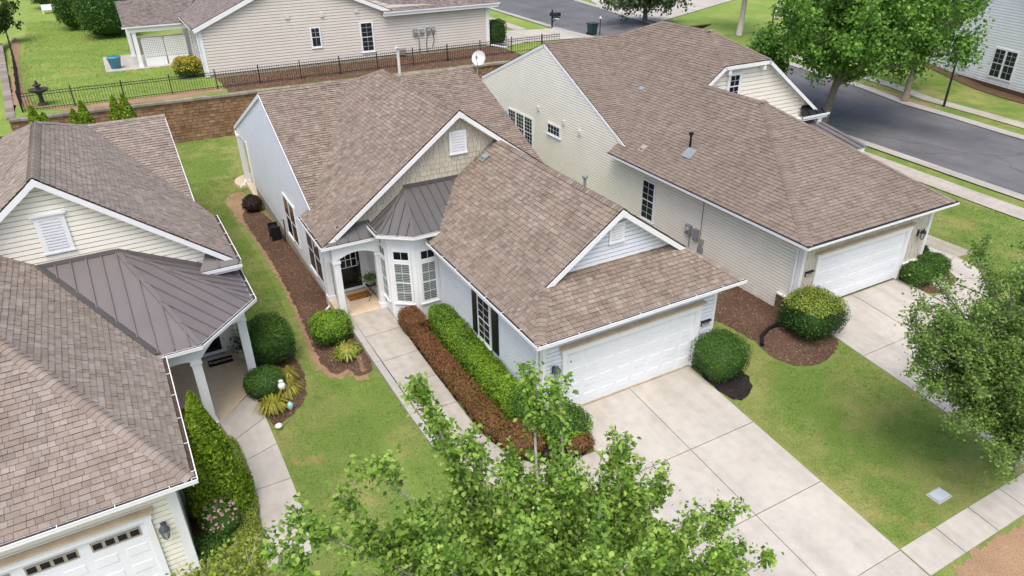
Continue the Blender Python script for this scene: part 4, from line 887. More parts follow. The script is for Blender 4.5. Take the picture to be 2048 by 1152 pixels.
# bay window with its hipped metal roof
def wallseg(T, p, q, z0, z1, mat, name='bay_wall', th=.1):
    p, q = V(p), V(q); d = (q - p); s = V((0, 0, 1)).cross(d).normalized() * th; return obj(name, MB().frame(p + V((0, 0, z0)), d, s, V((0, 0, z1 - z0))), mat, T)
bA, bB, bC, bD = (-1.7, 8.85, 0), (-1.7, 7.93, 0), (-.9, 7.3, 0), (.02, 7.3, 0)
for p, q in ((bA, bB), (bB, bC), (bC, bD)): wallseg(HM, p, q, -.3, 3.32, M_WHITE)
def bay_win(p, q, w):
    p, q = V(p), V(q); d = (q - p).normalized(); n = V((d.y, -d.x, 0)); c = (p + q) / 2 - d * w / 2 + n * .002
    window(HM, c + V((0, 0, .62)), d, n, w, 1.58, 2, (2, 2), True, .06, sill=True); window(HM, c + V((0, 0, 2.32)), d, n, w, .36, 2, (1,), False, .05, sill=False, glass=M_GLASSD)
bay_win(bA, bB, .56); bay_win(bB, bC, .6); bay_win(bC, bD, .56)
e1, e2, e3, e4 = (-1.98, 8.84, 3.4), (-1.98, 7.8, 3.4), (-.98, 7.02, 3.4), (1.6, 7.02, 3.4); aL, aR = (-.51, 8.84, 4.5), (1.6, 8.84, 4.5)
br = seam_roof(HM, [([e3, e4, aR, aL], (0, 1, .6)), ([e2, e3, aL], (.62, .78, .7)), ([e1, e2, aL], (1, 0, .75))], M_METAL, .33)
for p, q in ((e3, aL), (e2, aL)): obj('hip_cap', MB().bar(V(p) + V((0, 0, .02)), V(q) + V((0, 0, .02)), .12, .03), M_METAL, br)
obj('wall_flashing', MB().box(-.55, 1.6, 8.78, 8.86, 4.5, 4.62), M_METAL, br)
gutter(HM, [(-2.09, 8.8, 3.41), (-2.09, 7.74, 3.41)], hangers=False); gutter(HM, [(-2.09, 7.74, 3.4095), (-1.01, 6.91, 3.4095)], hangers=False); gutter(HM, [(-1.01, 6.91, 3.409), (.2, 6.91, 3.409)], hangers=False)
obj('bay_soffit', MB().prism([(-2.0, 8.85, 3.26), (-2.0, 7.78, 3.26), (-.98, 7.0, 3.26), (.1, 7.0, 3.26), (.1, 8.85, 3.26)], (0, 0, .03)), M_WHITE, HM)
seam_roof(HM, [([(-3.72, 8.44, 3.06), (-1.9, 8.44, 3.06), (-1.9, 8.84, 3.5), (-3.15, 8.84, 3.5)], (0, 1, 1.1))], M_METAL, .42, 'pent_roof')
obj('pent_flashing', MB().box(-3.15, -1.95, 8.79, 8.855, 3.48, 3.58), M_METAL, HM)
# left wall windows
for y0 in (14.75, 10.9):
    for k in range(2): window(HM, (-3.38, y0 + 1.04 * (2 - k), .32), (0, -1, 0), (-1, 0, 0), .96, 1.86, 1, (1, 1), False, .05, sill=(k == 0))
# garage side window with shutters
gw = window(HM, (-.02, 4.02, .74), (0, -1, 0), (-1, 0, 0), .82, 1.6, 2, (3, 3), False, .05)
for y0 in (4.08, 2.67):
    s = MB().box(-.055, -.02, y0, y0 + .42, .72, 2.38); so_ = obj('shutter', s, M_BLACK, HM)
    for z0 in (.8, 1.6): obj('shutter_panel', MB().box(-.066, -.0555, y0 + .07, y0 + .35, z0, z0 + .7), M_BLACK, so_)
# garage door
def garage_door(T, x0, x1, y, z0, z1, rows=4, cols=8, lites=False, name='garage_door', trim=.14, cap=True):
    h = (z1 - z0) / rows; w = (x1 - x0) / cols
    fr = obj('door_casing', MB().box(x0 - trim, x0, y - .05, y + .02, z0, z1).box(x1, x1 + trim, y - .05, y + .02, z0, z1).box(x0 - trim - .03, x1 + trim + .03, y - .06, y + .02, z1, z1 + .24), M_WHITE, T)
    if cap: obj('header_cap', MB().box(x0 - trim - .1, x1 + trim + .1, y - .16, y + .02, z1 + .24, z1 + .29), M_WOODTOP, fr)
    obj('door_jamb', MB().box(x0 - .0, x0 + .02, y, y + .1, z0, z1).box(x1 - .02, x1, y, y + .1, z0, z1).box(x0 + .02, x1 - .02, y, y + .1, z1 - .02, z1), M_WHITE, fr)
    dr = obj(name, MB().box(x0 + .02, x1 - .02, y + .07, y + .1, z0, z1 - .02), M_DOORW, T)
    for r in range(rows):
        obj('door_section', MB().box(x0 + .021, x1 - .021, y + .062, y + .0695, z0 + r * h + .008, z0 + (r + 1) * h - (.022 if r == rows - 1 else .004)), M_DOORW, dr)
        for c in range(cols):
            a, b = x0 + c * w + w * .12, x0 + (c + 1) * w - w * .12; p, q = z0 + r * h + h * .22, z0 + (r + 1) * h - h * .24
            if lites and r == rows - 1: continue
            y1 = y + .0615; y2 = y + .05; m = MB(); i = .03
            m.add([(a, y1, p), (b, y1, p), (b, y1, q), (a, y1, q), (a + i, y2, p + i), (b - i, y2, p + i), (b - i, y2, q - i), (a + i, y2, q - i)], [(0, 1, 5, 4), (1, 2, 6, 5), (2, 3, 7, 6), (3, 0, 4, 7), (4, 5, 6, 7)]); obj('panel', m, M_DOORW, dr)
    if lites:
        W2 = (x1 - x0) / 4; zt = z1 - h * .8
        for c in range(4):
            a, b = x0 + c * W2 + W2 * .1, x0 + (c + 1) * W2 - W2 * .1; f = obj('door_window', MB().box(a, b, y + .045, y + .0615, zt, zt + .26), M_FOUND, dr)
            for k in range(4): s = (b - a) / 4; obj('pane', MB().box(a + s * k + .035, a + s * (k + 1) - .035, y + .04, y + .0445, zt + .05, zt + .21), M_GLASSD, f)
    return dr
garage_door(HM, .764, 5.644, -.045, 0, 2.13)
def lantern(T, x, y, z, mat=None, n=(0, -1, 0)):
    """wall lantern: plate, arm, cage, glass, roof and finial"""
    mat = mat or M_LAMPM; n = V(n); c = V((x, y, z)) + n * .2; pl = obj('lantern', MB().frame(V((x, y, z)) - V((.06, 0, .13)), (.12, 0, 0), n * .02, (0, 0, .26)), mat, T)
    obj('lantern_arm', MB().tube([V((x, y, z - .02)), V((x, y, z + .04)) + n * .1, c + V((0, 0, -.02))], .014, 6), mat, pl)
    obj('lantern_glass', MB().lathe(tuple(c), [(.06, -.16), (.1, .08)], 6), M_LAMPG, pl)
    obj('lantern_roof', MB().lathe(tuple(c), [(.12, .08), (.1, .13), (.05, .19), (.02, .21), (.025, .24), (.004, .28)], 8), mat, pl); obj('lantern_base', MB().lathe(tuple(c), [(.01, -.24), (.03, -.2), (.07, -.165)], 8), mat, pl)
    m = MB()
    for k in range(6): t = math.pi / 3 * k; m.bar(c + V((.065 * math.cos(t), .065 * math.sin(t), -.16)), c + V((.105 * math.cos(t), .105 * math.sin(t), .08)), .012, .012, (math.cos(t), math.sin(t), 0))
    obj('lantern_cage', m, mat, pl)
lantern(HM, .34, -.03, 1.72)
def text_mesh(txt, size, align='CENTER'):
    c = bpy.data.curves.new('txt', 'FONT'); c.body = txt; c.size = size; c.align_x = align; c.align_y = 'CENTER'; c.extrude = .002; c.resolution_u = 2
    o = bpy.data.objects.new('txt', c); me = bpy.data.meshes.new_from_object(o); bpy.data.objects.remove(o); bpy.data.curves.remove(c); return me
def plaque(T, x, y, z, txt, w=.32):
    b = obj('number_plaque', MB().box(x - w / 2, x + w / 2, y - .03, y - .004, z - .09, z + .09), M_BLACK, T); obj('plaque_hood', MB().box(x - w / 2 - .03, x + w / 2 + .03, y - .11, y - .002, z + .092, z + .115), M_GUARD, b)
    obj('plaque_face', MB().box(x - w / 2 + .02, x + w / 2 - .02, y - .036, y - .031, z - .07, z + .07), M_PVC, b)
    me = text_mesh(txt, .13); me.materials.append(M_BLACK); o = link('house_number', me, b); bs = base_of(T); o.location = (x - bs.x, y - .039 - bs.y, z - bs.z); o.rotation_euler = (R(90), 0, 0)
plaque(HM, 6.08, -.02, 1.5, '1570')
# lanai at the back
obj('patio_slab', MB().box(-3.5, 6.4, 25.3, 28.6, -1.6, -.85), M_PORCH, HM); obj('patio_extension', MB().lathe((-2.8, 28.5, -1.3), [(1.25, 0), (1.25, .35)], 24), M_PORCH, HM); column(HM, -3.37, 27.75, -.85, 2.05, .28, 'lanai_column')

# ================================================================ THE HOUSE ON THE RIGHT
HR = thing('house', 'cream sided house with brown hip roof and tan shake garage front on the right', 'house', (11, .55, 0), rotz=R(-.5))
sR = .735; rz = lambda x: 3.1 + sR * (x - 10.5); zR = rz(16.9)
r_a = [(10.5, .07, 3.1), (14.5, 6.6, rz(14.5)), (14.5, 10.0, rz(14.5)), (10.5, 10.0, 3.1)]
r_b = [(10.5, 10.0, 3.1), (15.5, 10.0, rz(15.5)), (16.9, 12.7, zR), (16.9, 16.3, zR), (15.74, 18.5, rz(15.74)), (10.5, 10.22, 3.1)]
r_c = [(10.5, 10.22, 3.1), (11.0, 11.01, rz(11)), (11.0, 11.73, rz(11)), (10.5, 11.73, 3.1)]
r_f = [(10.5, .07, 3.1), (18.5, .07, 3.1), (14.5, 6.6, rz(14.5))]; r_r = [(18.5, .07, 3.1), (18.5, 10.3, 3.1), (14.5, 10.3, rz(14.5)), (14.5, 6.6, rz(14.5))]
r_j = [(15.5, 10.0, rz(15.5)), (18.3, 10.0, rz(15.5)), (16.9, 12.7, zR)]
r_mr = [(18.3, 10.0, rz(15.5)), (22.3, 10.0, zR - sR * 5.4), (22.3, 18.5, zR - sR * 5.4), (18.06, 18.5, rz(15.74)), (16.9, 16.3, zR), (16.9, 12.7, zR)]
zs = rz(15.74); r_s = [(11.0, 11.01, rz(11)), (15.74, 18.5, zs), (11.0, 18.5, zs)]; r_bk = [(11, 18.5, zs), (22.3, 18.5, zs), (22.3, 26, zs - 3.07), (11, 26, zs - 3.07)]; r_b2 = [(15.74, 18.5, zs), (16.9, 16.3, zR), (18.06, 18.5, zs)]
dr_ = shingle_roof(HR, [r_a, r_b, r_c, r_f, r_j, r_s, r_r, r_mr, r_bk, r_b2], M_ROOFR, 8)
ridge_caps(dr_, (10.5, .07, 3.1), (14.5, 6.6, rz(14.5)), N(r_a), N(r_f), M_ROOFR, .17); ridge_caps(dr_, (18.5, .07, 3.1), (14.5, 6.6, rz(14.5)), N(r_f), N(r_r), M_ROOFR)
ridge_caps(dr_, (14.5, 6.5, rz(14.5)), (14.5, 10.0, rz(14.5)), N(r_a), N(r_r), M_ROOFR); ridge_caps(dr_, (15.5, 10.0, rz(15.5)), (16.9, 12.7, zR), N(r_b), N(r_j), M_ROOFR)
ridge_caps(dr_, (18.3, 10.0, rz(15.5)), (16.9, 12.7, zR), N(r_j), N(r_mr), M_ROOFR); ridge_caps(dr_, (16.9, 12.6, zR), (16.9, 16.3, zR), N(r_b), N(r_mr), M_ROOFR)
ridge_caps(dr_, (10.98, 18.5, zs), (15.7, 18.5, zs), N(r_s), N(r_bk), M_ROOFR); ridge_caps(dr_, (15.76, 18.45, zs), (16.9, 16.3, zR), N(r_b), N(r_bk), M_ROOFR)
siding('left_wall', HR, (11, 0, 0), (0, 1, 0), (-1, 0, 0), [(.55, -.12), (26, -.12), (26, 3.75), (18.5, zs - .08), (11.1, 3.35), (10.9, 2.95), (.55, 2.95)], M_SIDE_R, .13)
siding('lower_left_wall', HR, (11, 0, 0), (0, 1, 0), (-1, 0, 0), [(.55, 2.95), (1, 2.95), (1, 3.0), (.55, 3.0)], M_SIDE_R)
obj('foundation', MB().box(11.02, 22, .58, 26, -1.6, -.12), M_FOUND, HR)
fw = obj('front_wall', MB().box(11.0, 11.8, .56, .66, -.1, 2.98).box(16.82, 18.1, .56, .66, -.1, 2.98).box(11.8, 16.82, .56, .66, 2.2, 2.98), M_SHAKE_R, HR)
tile_field(HR, tiles([[(11.12, .555, .62), (11.78, .555, .62), (11.78, .555, 2.96), (11.12, .555, 2.96)], [(16.84, .555, .62), (17.98, .555, .62), (17.98, .555, 2.96), (16.84, .555, 2.96)], [(11.78, .555, 2.3), (16.84, .555, 2.3), (16.84, .555, 2.96), (11.78, .555, 2.96)]], .2, (.13, .17, .22), .008, 0, 0, .3, up=(0, -1, 0), seed=15), [M_SHAKE_R, M_BUTT], fw, 'shake', .02, .006, .006, 150)
siding('front_gable_wall', HR, (0, 10.3, 0), (1, 0, 0), (0, -1, 0), [(14.3, 3.2), (21.7, 3.2), (21.7, 4.05), (18.25, rz(15.5) - .12), (15.55, rz(15.5) - .12), (14.3, 5.85)], M_SIDE_R, .2)
siding('right_wall', HR, (18.1, 0, 0), (0, 1, 0), (1, 0, 0), [(.6, -.1), (10.3, -.1), (10.3, 3), (.6, 3)], M_SIDE_R); obj('far_right_wall', MB().box(21.7, 21.8, 10.3, 26, -.4, 3.9), M_SIDE_R, HR)
rake(HR, (15.5, 10.0, rz(15.5)), (18.3, 10.0, rz(15.5)), (0, -1, 0), .16); rake(HR, (14.4, 10.0, rz(14.4)), (15.5, 10.0, rz(15.5)), (0, -1, 0)); rake(HR, (22.3, 10.0, zR - sR * 5.4), (18.3, 10.0, rz(15.5)), (0, -1, 0))
rake(HR, (11.0, 11.0, rz(11)), (11.0, 18.5, zs), (-1, 0, 0), .13, .03); rake(HR, (11.0, 26, zs - 3.07), (11.0, 18.5, zs), (-1, 0, 0), .15, .03)
obj('corbel', MB().box(15.75, 15.9, 10.0, 10.28, 6.35, 6.6), M_WHITE, HR); obj('corbel', MB().box(17.9, 18.05, 10.0, 10.28, 6.35, 6.6), M_WHITE, HR)
wd = window(HR, (16.1, 10.28, 5.2), (1, 0, 0), (0, -1, 0), .6, 1.05, 2, (2, 2), False, .13, glass=M_GLASSD)
gutter(HR, [(10.39, 11.73, 3.11), (10.39, -.04, 3.11)], guard=True); gutter(HR, [(10.39, -.04, 3.1095), (18.61, -.04, 3.1095)], guard=True)
obj('eave_soffit', MB().box(10.5, 11, .1, 11.7, 2.95, 2.97).box(10.5, 18.5, .1, .56, 2.945, 2.965), M_WHITE, HR)
# eave return at the right end of the gable
seam_roof(HR, [([(20.9, 9.75, 3.75), (22.6, 9.75, 3.75), (22.2, 10.3, 4.15), (21.3, 10.3, 4.15)], (0, 1, .7))], M_GUARD, .5, 'return_roof'); gutter(HR, [(20.8, 9.66, 3.77), (22.7, 9.66, 3.77)], hangers=False); obj('return_soffit', MB().box(20.85, 22.6, 9.7, 10.3, 3.55, 3.62), M_WHITE, HR)
column(HR, 22.2, 9.9, -.1, 3.6, .26); column(HR, 22.2, 7.3, -.1, 2.7, .24)
seam_roof(HR, [([(18.4, 7.0, 2.75), (22.5, 7.0, 2.75), (22.5, 10.2, 3.35), (18.4, 10.2, 3.35)], (0, 1, .2))], M_METAL2, .42, 'porch_roof'); obj('porch_slab', MB().box(18.1, 22.4, 7.0, 10.3, -.6, .0), M_CONC, HR); board('porch_beam', HR, (18.2, 7.15, 2.6), (22.4, 7.15, 2.6), .2, .25)
obj('corner_board', MB().box(10.965, 10.998, .55, .7, -.1, 2.96).box(10.97, 11.12, .515, .545, -.1, 2.96), M_WHITE, HR); obj('corner_board', MB().box(17.98, 18.13, .51, .545, .75, 2.96), M_WHITE, HR)
downspout(HR, [(10.5, .35, 2.98), (10.75, .6, 2.85), (10.93, .75, 2.7), (10.93, .75, 0), (10.8, .6, -.05)])
garage_door(HR, 11.87, 16.75, .515, 0, 2.13)
lantern(HR, 17.45, .53, 1.85, M_BLACK); plaque(HR, 11.43, .53, 1.62, '1566')
# stone base at the garage corners
for poly, up in (([(11.0, .55, -.2), (11.0, 1.3, -.2), (11.0, 1.3, .58), (11.0, .55, .58)], (-1, 0, 0)), ([(11.0, .53, -.2), (11.7, .53, -.2), (11.7, .53, .58), (11.0, .53, .58)], (0, -1, 0)), ([(16.92, .53, -.2), (18.1, .53, -.2), (18.1, .53, .58), (16.92, .53, .58)], (0, -1, 0))):
    u = V(up); sb = obj('stone_base', MB().prism([V(p) + u * .03 for p in poly], u * .02), M_FOUND, HR); tile_field(HR, tiles([[V(p) + u * .05 for p in poly]], .13, (.15, .22, .3, .36), .02, 0, 0, .5, up=up, seed=int(poly[1][0] * 7), vgap=.018), [M_STONE, M_STONE], sb, 'stone', .04, .045, .02, 60)
    a, b = V(poly[3]), V(poly[2]); board('stone_cap', HR, a + u * .06 + V((0, 0, .03)), b + u * .06 + V((0, 0, .03)), .14, .06)
# windows and boxes on the long wall
for k in range(3): window(HR, (10.98, 22.45 - .98 * k, 1.0), (0, -1, 0), (-1, 0, 0), .86, 1.7, 3, (4, 4), False, .05, sill=False)
window(HR, (10.98, 17.95, 2.42), (0, -1, 0), (-1, 0, 0), 1.2, .5, 4, (2,), False, .06); window(HR, (10.98, 9.55, .62), (0, -1, 0), (-1, 0, 0), .82, 1.8, 2, (3, 3), False, .05)
def wallbox(T, y, z, w, h, d, mat, name, x=10.98, knob=False):
    o = obj(name, MB().box(x - d, x, y - w / 2, y + w / 2, z, z + h), mat, T)
    if knob: obj('meter_dial', MB().tube([(x - d, y, z + h * .6), (x - d - .09, y, z + h * .6)], .09, 14), M_LAMPG, o)
    return o
for y, z in ((19.0, 3.35), (16.4, 3.2), (14.9, 3.05)): wallbox(HR, y, z, .2, .22, .07, M_PVC, 'light_block')
wallbox(HR, 6.3, 1.0, .32, .42, .14, M_GREYMET, 'electric_meter', knob=True); wallbox(HR, 5.85, .9, .26, .5, .12, M_GREYMET, 'utility_box'); wallbox(HR, 5.5, .82, .2, .26, .1, M_FOUND, 'utility_box'); wallbox(HR, 5.5, .35, .24, .36, .12, M_GREYMET, 'utility_box')
obj('conduit', MB().tube([(10.93, 5.6, .5), (10.94, 5.62, 2.9)], .012, 6), M_HOSE, HR); obj('conduit', MB().tube([(10.92, 6.2, 1.0), (10.92, 6.2, -.1)], .03, 6), M_GREYMET, HR)
hood_vent(HR, (13.45, 13.4, 5.27), M_GREYMET); hood_vent(HR, (11.2, 10.1, 3.6), M_FOUND)
vp = vent_pipe(HR, (11.95, 7.9, 4.0), .75, .05, M_BLACK); obj('pipe_boot', MB().frame((11.5, 7.35, 3.87), (.4, 0, .294), (0, .55, 0), (-.02, 0, .03)), M_GREYMET, vp)

# ================================================================ THE HOUSE ON THE LEFT
HL = thing('house', 'ivory sided house with large bronze metal porch roof at the left edge', 'house', (-9.72, -.3, -.4), rotz=R(1.1))
sl_ = .70; lz = lambda x: 2.7 + sl_ * (-9.3 - x); g2 = (2.8) / 5.6
l_r = [(-9.3, -.7, 2.7), (-9.3, 8.6, 2.7), (-13.3, 8.6, lz(-13.3)), (-13.3, 4.9, lz(-13.3))]; l_f = [(-17.3, -.7, 2.7), (-9.3, -.7, 2.7), (-13.3, 4.9, lz(-13.3))]; l_l = [(-17.3, -.7, 2.7), (-13.3, 4.9, lz(-13.3)), (-13.3, 8.6, lz(-13.3)), (-17.3, 8.6, 2.7)]
hz = lambda x: 3.39 + .79 * (-6.46 - x); zl_ = hz(-11.13)
l_m = [(-6.46, 8.3, 3.39), (-6.46, 12.5, 3.39), (-9.73, 18.0, hz(-9.73)), (-11.13, 14.8, zl_), (-11.13, 8.3, zl_)]; l_ml = [(-15.8, 8.3, 3.39), (-11.13, 8.3, zl_), (-11.13, 14.8, zl_), (-12.53, 18, hz(-9.73)), (-15.8, 18, 3.39)]
zq = hz(-9.73); l_s = [(-6.95, 13.32, hz(-6.95)), (-6.95, 18, zq), (-9.73, 18, zq)]; l_b = [(-15.8, 18, zq), (-6.95, 18, zq), (-6.95, 26, zq - 2.8), (-15.8, 26, zq - 2.8)]; l_b2 = [(-9.73, 18, zq), (-11.13, 14.8, zl_), (-12.53, 18, zq)]
dl_ = shingle_roof(HL, [l_r, l_f, l_m, l_ml, l_s, l_l, l_b, l_b2], M_ROOFL, 12)
ridge_caps(dl_, (-9.3, -.7, 2.7), (-13.3, 4.9, lz(-13.3)), N(l_r), N(l_f), M_ROOFL, .17); ridge_caps(dl_, (-11.13, 8.28, zl_), (-11.13, 14.8, zl_), N(l_m), N(l_ml), M_ROOFL, .18)
ridge_caps(dl_, (-6.93, 18, zq), (-9.75, 18, zq), N(l_b), N(l_s), M_ROOFL); ridge_caps(dl_, (-9.76, 17.95, zq), (-11.13, 14.8, zl_), N(l_m), N(l_b), M_ROOFL); ridge_caps(dl_, (-13.3, 4.9, lz(-13.3)), (-13.3, 8.6, lz(-13.3)), N(l_r), N(l_l), M_ROOFL)
siding('gable_wall', HL, (0, 8.6, 0), (1, 0, 0), (0, -1, 0), [(-13.5, 3.0), (-6.9, 3.0), (-6.9, 3.6), (-11.13, 6.95), (-13.5, 5.05)], M_SIDE_L, .15)
for a, b, c in ((-10.4, -9.72, -.5), (-17, -15.4, -.5), (-15.4, -10.4, 1.8)): siding('garage_front_wall', HL, (0, -.3, 0), (1, 0, 0), (0, -1, 0), [(a, c), (b, c), (b, 2.56), (a, 2.56)], M_SIDE_L, .15, z_ref=-.5); siding('garage_side_wall', HL, (-9.72, 0, 0), (0, 1, 0), (1, 0, 0), [(-.3, -.5), (5.2, -.5), (5.2, 2.56), (-.3, 2.56)], M_SIDE_L, .15)
siding('right_wall', HL, (-6.95, 0, 0), (0, 1, 0), (1, 0, 0), [(9.0, -1), (26, -1), (26, 2.6), (18, zq - .1), (13.3, 3.5), (9.0, 3.2)], M_SIDE_L, .15)
obj('foundation', MB().box(-16.9, -9.74, -.28, 26, -1.8, -.5).box(-9.74, -6.97, 9.1, 26, -1.8, -.9), M_FOUND, HL)
rake(HL, (-6.46, 8.3, 3.39), (-11.13, 8.3, zl_), (0, -1, 0)); rake(HL, (-15.8, 8.3, 3.39), (-11.13, 8.3, zl_), (0, -1, 0)); rake(HL, (-6.95, 13.3, hz(-6.95)), (-6.95, 18, zq), (1, 0, 0), .1, .03)
rake_peak(HL, (-11.13, 8.3, zl_), (0, -1, 0), .79)
louver(HL, (-11.1, 8.58, 4.78), .52, .98, slats=11, trim=.13, cap=True)
gutter(HL, [(-9.19, -.81, 2.71), (-9.19, 4.6, 2.71)]); gutter(HL, [(-17.4, -.81, 2.7095), (-9.19, -.81, 2.7095)]); gutter(HL, [(-6.35, 8.2, 3.4), (-6.35, 12.5, 3.4)])
gutter(HL, [(-7.7, 8.05, 3.3), (-6.35, 8.05, 3.3)], hangers=False); seam_roof(HL, [([(-7.65, 8.12, 3.3), (-6.42, 8.12, 3.3), (-6.6, 8.58, 3.72), (-7.3, 8.58, 3.72)], (0, 1, .9))], M_METAL, .6, 'return_roof'); obj('return_soffit', MB().box(-7.6, -6.4, 8.1, 8.6, 3.1, 3.16), M_WHITE, HL); downspout(HL, [(-6.5, 8.3, 3.1), (-6.8, 8.55, 2.9), (-6.88, 8.6, 2.6), (-6.88, 8.6, 2.2)])
obj('eave_soffit', MB().box(-9.72, -9.3, -.68, 4.6, 2.53, 2.55).box(-17, -9.3, -.68, -.3, 2.525, 2.545), M_WHITE, HL)
obj('corner_board', MB().box(-9.9, -9.69, -.335, -.305, -.5, 2.55).box(-9.716, -9.686, -.3, -.1, -.5, 2.55), M_WHITE, HL)
f1, f2, f3, f4 = (-9.4, 4.7, 2.72), (-8.29, 4.7, 2.72), (-6.45, 6.62, 2.72), (-6.45, 9.0, 2.72); t1, t2 = (-11.75, 8.58, 4.36), (-9.7, 8.58, 4.36)
br2 = seam_roof(HL, [([f1, f2, t2, t1], (0, 1, .42)), ([f2, f3, t2], (-.72, .69, .5)), ([f3, f4, t2], (-1, 0, .5))], M_METAL2, .4, 'porch_roof')
for p, q in ((f2, t2), (f3, t2)): obj('hip_cap', MB().bar(V(p) + V((0, 0, .02)), V(q) + V((0, 0, .02)), .14, .03), M_METAL2, br2)
obj('wall_flashing', MB().bar((-11.8, 8.57, 4.42), (-9.7, 8.57, 4.42), .08, .12).bar((-9.7, 8.57, 4.42), (-6.5, 8.6, 2.84), .08, .14), M_METAL2, br2); obj('valley_flashing', MB().bar((-9.35, 4.7, 2.8), (-11.75, 8.55, 4.46), .26, .02, (.57, 0, .82)), M_METAL, br2)
gutter(HL, [(-9.4, 4.59, 2.73), (-8.24, 4.59, 2.73)], hangers=False); gutter(HL, [(-8.24, 4.59, 2.7295), (-6.34, 6.57, 2.7295)], hangers=False); gutter(HL, [(-6.34, 6.57, 2.729), (-6.34, 9.0, 2.729)], hangers=True)
arch_beam(HL, (-9.5, 4.95, 0), (-8.45, 4.95, 0), 2.05, 2.6, .1, .2); arch_beam(HL, (-8.45, 4.95, 0), (-6.75, 6.75, 0), 2.0, 2.6, .3, .2); arch_beam(HL, (-6.75, 6.75, 0), (-6.75, 8.9, 0), 2.0, 2.6, .3, .2)
column(HL, -8.5, 5.08, -.36, 2.1, .26); column(HL, -6.9, 6.85, -.36, 2.1, .26); column(HL, -9.55, 5.25, -.36, 2.1, .24)
obj('porch_slab', MB().prism([(-9.7, 5.1, -.9), (-8.45, 4.95, -.9), (-6.75, 6.7, -.9), (-6.75, 9.15, -.9), (-9.7, 9.15, -.9)], (0, 0, .54)), M_PORCH, HL)
obj('porch_wall', MB().box(-9.7, -6.9, 9.1, 9.2, -.4, 2.9).box(-9.8, -9.7, 5.2, 9.1, -.4, 2.6), M_SIDE_L, HL); obj('porch_ceiling', MB().prism([(-9.7, 5.0, 2.62), (-8.4, 4.85, 2.62), (-6.6, 6.7, 2.62), (-6.6, 9.1, 2.62), (-9.7, 9.1, 2.62)], (0, 0, .03)), M_WHITE, HL)
panel_door(HL, -8.4, -7.5, 9.1, -.2, 1.86, M_BLACK); window(HL, (-9.68, 5.7, .25), (0, 1, 0), (1, 0, 0), .8, 1.5, 2, (2, 2)); window(HL, (-9.68, 7.2, .25), (0, 1, 0), (1, 0, 0), .8, 1.5, 2, (2, 2))
garage_door(HL, -15.35, -10.45, -.345, -.4, 1.73, lites=True); lantern(HL, -10.12, -.33, 1.35)
# ================================================================ HOUSES BEHIND
HB = thing('house', 'grey sided house with gable wall and lattice porch behind the iron fence', 'house', (-2.62, 45, 1.8))
siding('front_wall', HB, (0, 45, 0), (1, 0, 0), (0, -1, 0), [(-2.62, 1.95), (21.35, 1.95), (21.35, 5.45), (12.4, 5.95), (4.9, 8.6), (-2.62, 5.4)], M_SIDE_B, .22, .02)
obj('foundation', MB().box(-2.6, 21.3, 45.02, 60, 1.2, 1.95), M_FOUND, HB); obj('left_wall', MB().box(-2.6, -2.5, 45.1, 57.5, 1.9, 5.3), M_SIDE_B, HB); obj('right_wall', MB().box(21.2, 21.3, 45.1, 58, 1.9, 5.4), M_SIDE_B, HB)
z5 = lambda x: 5.42 + .43 * (x + 3.0)
b_l = [(-3.0, 44.7, 5.42), (-3.0, 52.2, 5.42), (4.9, 52.2, z5(4.9)), (4.9, 44.7, z5(4.9))]; b_l2 = [(-3.0, 52.2, 5.42), (-3.0, 58.5, 5.42), (4.9, 58.5, z5(4.9)), (4.9, 52.2, z5(4.9))]
b_r = [(4.9, 44.7, z5(4.9)), (4.9, 58.5, z5(4.9)), (12.8, 58.5, 5.42), (12.8, 44.7, 5.42)]
b_g = [(11.6, 44.5, 5.5), (22.2, 44.5, 5.5), (22.2, 51.5, 8.6), (11.6, 51.5, 8.6)]
b_p = [(-7.3, 51.9, 5.0), (-3.0, 51.9, 5.0), (-1.0, 56, 6.5), (-7.3, 56, 6.5)]
db = shingle_roof(HB, [b_l, b_l2, b_g, b_p, b_r], M_ROOFG, 17, keep=60)
rake(HB, (-3.0, 44.7, 5.42), (4.9, 44.7, z5(4.9)), (0, -1, 0), .3); rake(HB, (12.8, 44.7, 5.42), (4.9, 44.7, z5(4.9)), (0, -1, 0), .3); gutter(HB, [(11.6, 44.38, 5.5), (22.3, 44.38, 5.5)], hangers=False); board('fascia', HB, (11.6, 44.5, 5.3), (22.2, 44.5, 5.3), .06, .28)
gutter(HB, [(-3.1, 52, 5.43), (-3.1, 44.8, 5.43)], hangers=False); gutter(HB, [(-7.4, 51.8, 5.0), (-3.0, 51.8, 5.0)], hangers=False); board('porch_beam', HB, (-7.0, 52.1, 4.72), (-2.6, 52.1, 4.72), .25, .35); downspout(HB, [(-3.0, 44.85, 5.3), (-2.75, 44.9, 5.0), (-2.72, 44.92, 1.9)]); downspout(HB, [(21.6, 44.6, 5.3), (21.4, 44.9, 4.9), (21.4, 44.9, 1.9)])
obj('corner_board', MB().box(-2.66, -2.4, 44.955, 44.98, 1.9, 5.3), M_WHITE, HB); obj('corner_board', MB().box(21.15, 21.4, 44.955, 44.98, 1.9, 5.4), M_WHITE, HB)
window(HB, (5.65, 44.98, 3.3), (1, 0, 0), (0, -1, 0), .68, 1.42, 2, (2, 1), False, .08); window(HB, (9.72, 44.98, 2.55), (1, 0, 0), (0, -1, 0), .95, 2.2, 2, (3, 3), False, .09)
for x, z in ((4.0, 5.55), (6.7, 5.5), (9.5, 5.6)): obj('light_block', MB().box(x - .14, x + .14, 44.88, 44.98, z, z + .32), M_PVC, HB)
